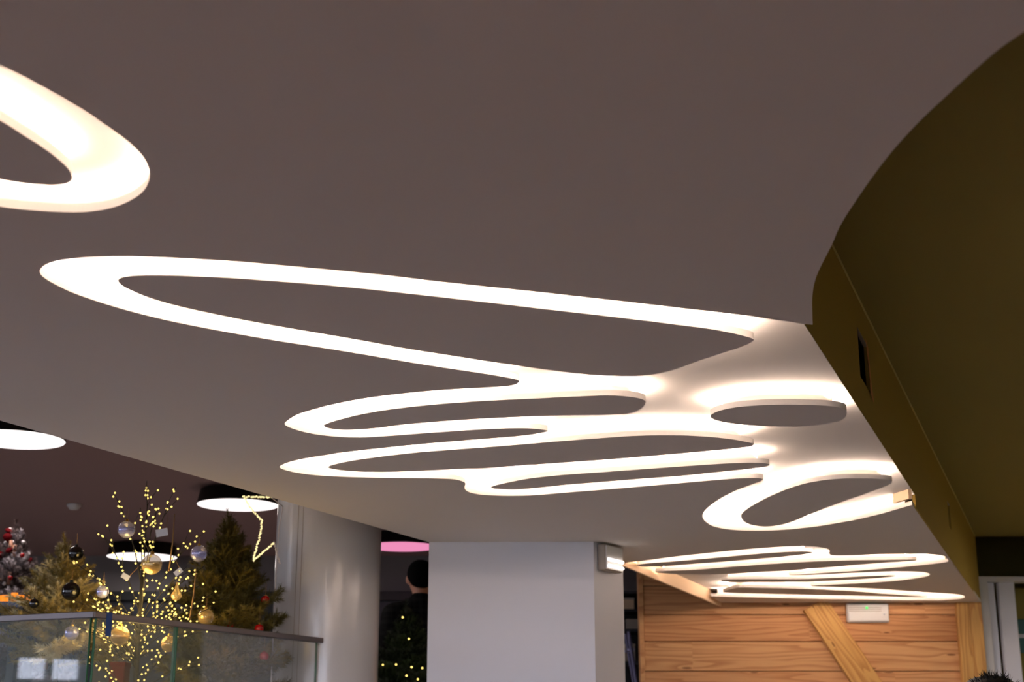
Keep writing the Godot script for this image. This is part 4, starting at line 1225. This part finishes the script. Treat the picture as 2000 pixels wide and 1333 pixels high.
# ---------------------------------------------------------------- people
# surface nets over tapered capsules [a, b, ra, rb, squash_z] joined with a smooth minimum
func body_mesh(bones: Array, cell: float, blend: float) -> ArrayMesh:
	var lo := Vector3(1e9, 1e9, 1e9)
	var hi := -lo
	for b in bones:
		var m := maxf(b[2], b[3]) + blend + cell * 2
		for p in [b[0], b[1]]:
			lo = lo.min(p - Vector3.ONE * m)
			hi = hi.max(p + Vector3.ONE * m)
	var nx := int((hi.x - lo.x) / cell) + 2
	var ny := int((hi.y - lo.y) / cell) + 2
	var nz := int((hi.z - lo.z) / cell) + 2
	var f := PackedFloat32Array()
	f.resize(nx * ny * nz)
	f.fill(1.0)
	for b in bones:
		var a: Vector3 = b[0]
		var e: Vector3 = b[1]
		var m: float = maxf(b[2], b[3]) + blend + cell
		var i0 := Vector3i(((a.min(e) - Vector3.ONE * m) - lo) / cell)
		var i1 := Vector3i(((a.max(e) + Vector3.ONE * m) - lo) / cell)
		var ab := e - a
		var ll := maxf(ab.length_squared(), 1e-9)
		var sq: float = b[4] if b.size() > 4 else 1.0
		for z in range(maxi(i0.z, 0), mini(i1.z + 1, nz)):
			for y in range(maxi(i0.y, 0), mini(i1.y + 1, ny)):
				for x in range(maxi(i0.x, 0), mini(i1.x + 1, nx)):
					var p := lo + Vector3(x, y, z) * cell
					var t := clampf((p - a).dot(ab) / ll, 0.0, 1.0)
					var q := p - (a + ab * t)
					q.z /= sq
					var d: float = q.length() - lerpf(b[2], b[3], t)
					var id := (z * ny + y) * nx + x
					var o := f[id]
					var h := maxf(blend - absf(o - d), 0.0) / blend
					f[id] = minf(o, d) - h * h * blend * 0.25
	var vid := {}
	var verts := []
	for z in nz - 1:
		for y in ny - 1:
			for x in nx - 1:
				var s := 0
				var base := (z * ny + y) * nx + x
				for k in 8:
					if f[base + (k & 1) + ((k >> 1) & 1) * nx + ((k >> 2) & 1) * nx * ny] < 0.0:
						s += 1
				if s == 0 or s == 8:
					continue
				var sum := Vector3.ZERO
				var c := 0
				for k in 8:
					for ax in 3:
						var bit := 1 << ax
						if k & bit:
							continue
						var k2 := k | bit
						var va := f[base + (k & 1) + ((k >> 1) & 1) * nx + ((k >> 2) & 1) * nx * ny]
						var vb := f[base + (k2 & 1) + ((k2 >> 1) & 1) * nx + ((k2 >> 2) & 1) * nx * ny]
						if (va < 0.0) != (vb < 0.0):
							var pa := Vector3(k & 1, (k >> 1) & 1, (k >> 2) & 1)
							var pb := Vector3(k2 & 1, (k2 >> 1) & 1, (k2 >> 2) & 1)
							sum += pa.lerp(pb, va / (va - vb))
							c += 1
				vid[base] = verts.size()
				verts.append(lo + (Vector3(x, y, z) + sum / c) * cell)
	var st := tool()
	st.set_smooth_group(0)
	var stride := [1, nx, nx * ny]
	for z in range(1, nz - 1):
		for y in range(1, ny - 1):
			for x in range(1, nx - 1):
				var base := (z * ny + y) * nx + x
				for ax in 3:
					var inside := f[base] < 0.0
					if inside == (f[base + stride[ax]] < 0.0):
						continue
					var u: int = stride[(ax + 1) % 3]
					var v: int = stride[(ax + 2) % 3]
					var ids := [base - u - v, base - v, base, base - u]
					if not (vid.has(ids[0]) and vid.has(ids[1]) and vid.has(ids[2]) and vid.has(ids[3])):
						continue
					if inside:
						ids.reverse()
					quad(st, verts[vid[ids[0]]], verts[vid[ids[1]]], verts[vid[ids[2]]], verts[vid[ids[3]]])
	return done(st)

func person(called_label: String, pos: Vector3, turn: float, h: float, coat: String, hat: bool):
	var o := thing("person", called_label, "person", pos)
	o.rotation.y = turn
	var s := h / 1.78
	var V := func(x: float, y: float, z: float) -> Vector3: return Vector3(x, y, z) * s
	# faces +z; head, neck and lower face are skin
	var head := [[V.call(0, 1.665, -0.012), V.call(0, 1.675, 0.012), 0.094 * s, 0.090 * s], [V.call(0, 1.60, 0.03), V.call(0, 1.585, 0.045), 0.066 * s, 0.052 * s], [V.call(0, 1.58, -0.01), V.call(0, 1.44, -0.02), 0.056 * s, 0.062 * s], [V.call(0, 1.652, 0.098), V.call(0, 1.63, 0.116), 0.010 * s, 0.016 * s], [V.call(-0.09, 1.655, 0.0), V.call(-0.093, 1.63, 0.0), 0.016 * s, 0.012 * s], [V.call(0.09, 1.655, 0.0), V.call(0.093, 1.63, 0.0), 0.016 * s, 0.012 * s]]
	var hd := part("head", body_mesh(head, 0.009, 0.03), "skin", o)
	for sx in [-1.0, 1.0]:
		var eye := part("eye", ball(0.011 * s, 12), "paper", hd)
		eye.position = Vector3(sx * 0.034, 1.665, 0.092) * s
		part("pupil", ball(0.006 * s, 10), "dark_void", hd).position = Vector3(sx * 0.034, 1.665, 0.099) * s
	part("mouth", tube([Vector3(-0.022, 1.596, 0.088) * s, Vector3(0, 1.594, 0.096) * s, Vector3(0.022, 1.596, 0.088) * s], 0.005, 0.005, 6), "red_velvet", hd)
	if hat:
		part("knit_cap", body_mesh([[V.call(0, 1.695, -0.014), V.call(0, 1.70, 0.004), 0.101 * s, 0.097 * s], [V.call(0, 1.66, -0.035), V.call(0, 1.655, -0.045), 0.086 * s, 0.08 * s]], 0.011, 0.04), "knit_cap", o, "dark knitted cap")
	else:
		var hr := part("hair", body_mesh([[V.call(0, 1.69, -0.02), V.call(0, 1.70, 0.005), 0.103 * s, 0.097 * s], [V.call(0, 1.62, -0.045), V.call(0, 1.58, -0.05), 0.085 * s, 0.062 * s], [V.call(-0.03, 1.735, 0.045), V.call(0.04, 1.74, 0.05), 0.05 * s, 0.048 * s]], 0.010, 0.04), "hair", o, "short dark tousled hair")
		var r := RandomNumberGenerator.new()
		r.seed = 4
		var st := tool()
		for i in 260:
			var a := r.randf() * TAU
			var e := r.randf_range(0.25, 1.5)
			var n := Vector3(cos(a) * cos(e), sin(e), sin(a) * cos(e))
			var p: Vector3 = V.call(0, 1.695, -0.01) + n * 0.097 * s
			var tip := p + (n * 0.5 + Vector3(r.randf_range(-1, 1), r.randf_range(0, 0.5), r.randf_range(-1, 1)) * 0.7).normalized() * r.randf_range(0.015, 0.034)
			var sd := n.cross(Vector3(0.3, 0.2, 0.9)).normalized() * 0.0022
			for q in [p - sd, p + sd, tip]:
				st.set_uv(Vector2.ZERO)
				st.add_vertex(q)
		part("tuft", done(st), "hair", hr).set_meta("kind", "stuff")
	# coat: torso, skirt, arms with the hands in the pockets
	var cb := [[V.call(-0.10, 1.33, -0.01), V.call(0.10, 1.33, -0.01), 0.135 * s, 0.135 * s, 0.86], [V.call(-0.06, 1.12, 0.0), V.call(0.06, 1.12, 0.0), 0.15 * s, 0.15 * s, 0.85], [V.call(-0.06, 0.86, 0.0), V.call(0.06, 0.86, 0.0), 0.165 * s, 0.165 * s, 0.85], [V.call(0, 1.44, -0.02), V.call(0, 1.50, -0.015), 0.085 * s, 0.073 * s]]
	for sx in [-1.0, 1.0]:
		cb.append([V.call(sx * 0.10, 1.42, -0.01), V.call(sx * 0.19, 1.385, -0.01), 0.07 * s, 0.078 * s])
		cb.append([V.call(sx * 0.20, 1.38, -0.01), V.call(sx * 0.285, 1.10, -0.05), 0.076 * s, 0.062 * s])
		cb.append([V.call(sx * 0.285, 1.10, -0.05), V.call(sx * 0.19, 0.93, 0.11), 0.060 * s, 0.052 * s])
	part("coat", body_mesh(cb, 0.015, 0.06), coat, o, "heavy dark coat")
	var legs := []
	for sx in [-1.0, 1.0]:
		legs.append([V.call(sx * 0.085, 0.86, 0.0), V.call(sx * 0.095, 0.48, 0.015), 0.092 * s, 0.064 * s])
		legs.append([V.call(sx * 0.095, 0.48, 0.015), V.call(sx * 0.10, 0.09, -0.01), 0.062 * s, 0.048 * s])
	part("trousers", body_mesh(legs, 0.015, 0.03), "dark_cloth", o)
	for sx in [-1.0, 1.0]:
		part("shoe", body_mesh([[V.call(sx * 0.10, 0.055, -0.035), V.call(sx * 0.115, 0.045, 0.14), 0.055 * s, 0.045 * s]], 0.012, 0.02), "shoe", o)

func build_people():
	person("person in a dark plaid coat and black knitted cap, back turned, beyond the column", Vector3(-0.672, MEZZ, -10.5), PI + 0.25, 1.765, "plaid_wool", true)
	person("person with tousled dark hair, only the crown of the head rising below the timber post", Vector3(1.478, 0.0, -4.5), PI - 0.2, 1.775, "grey_cloth", false)
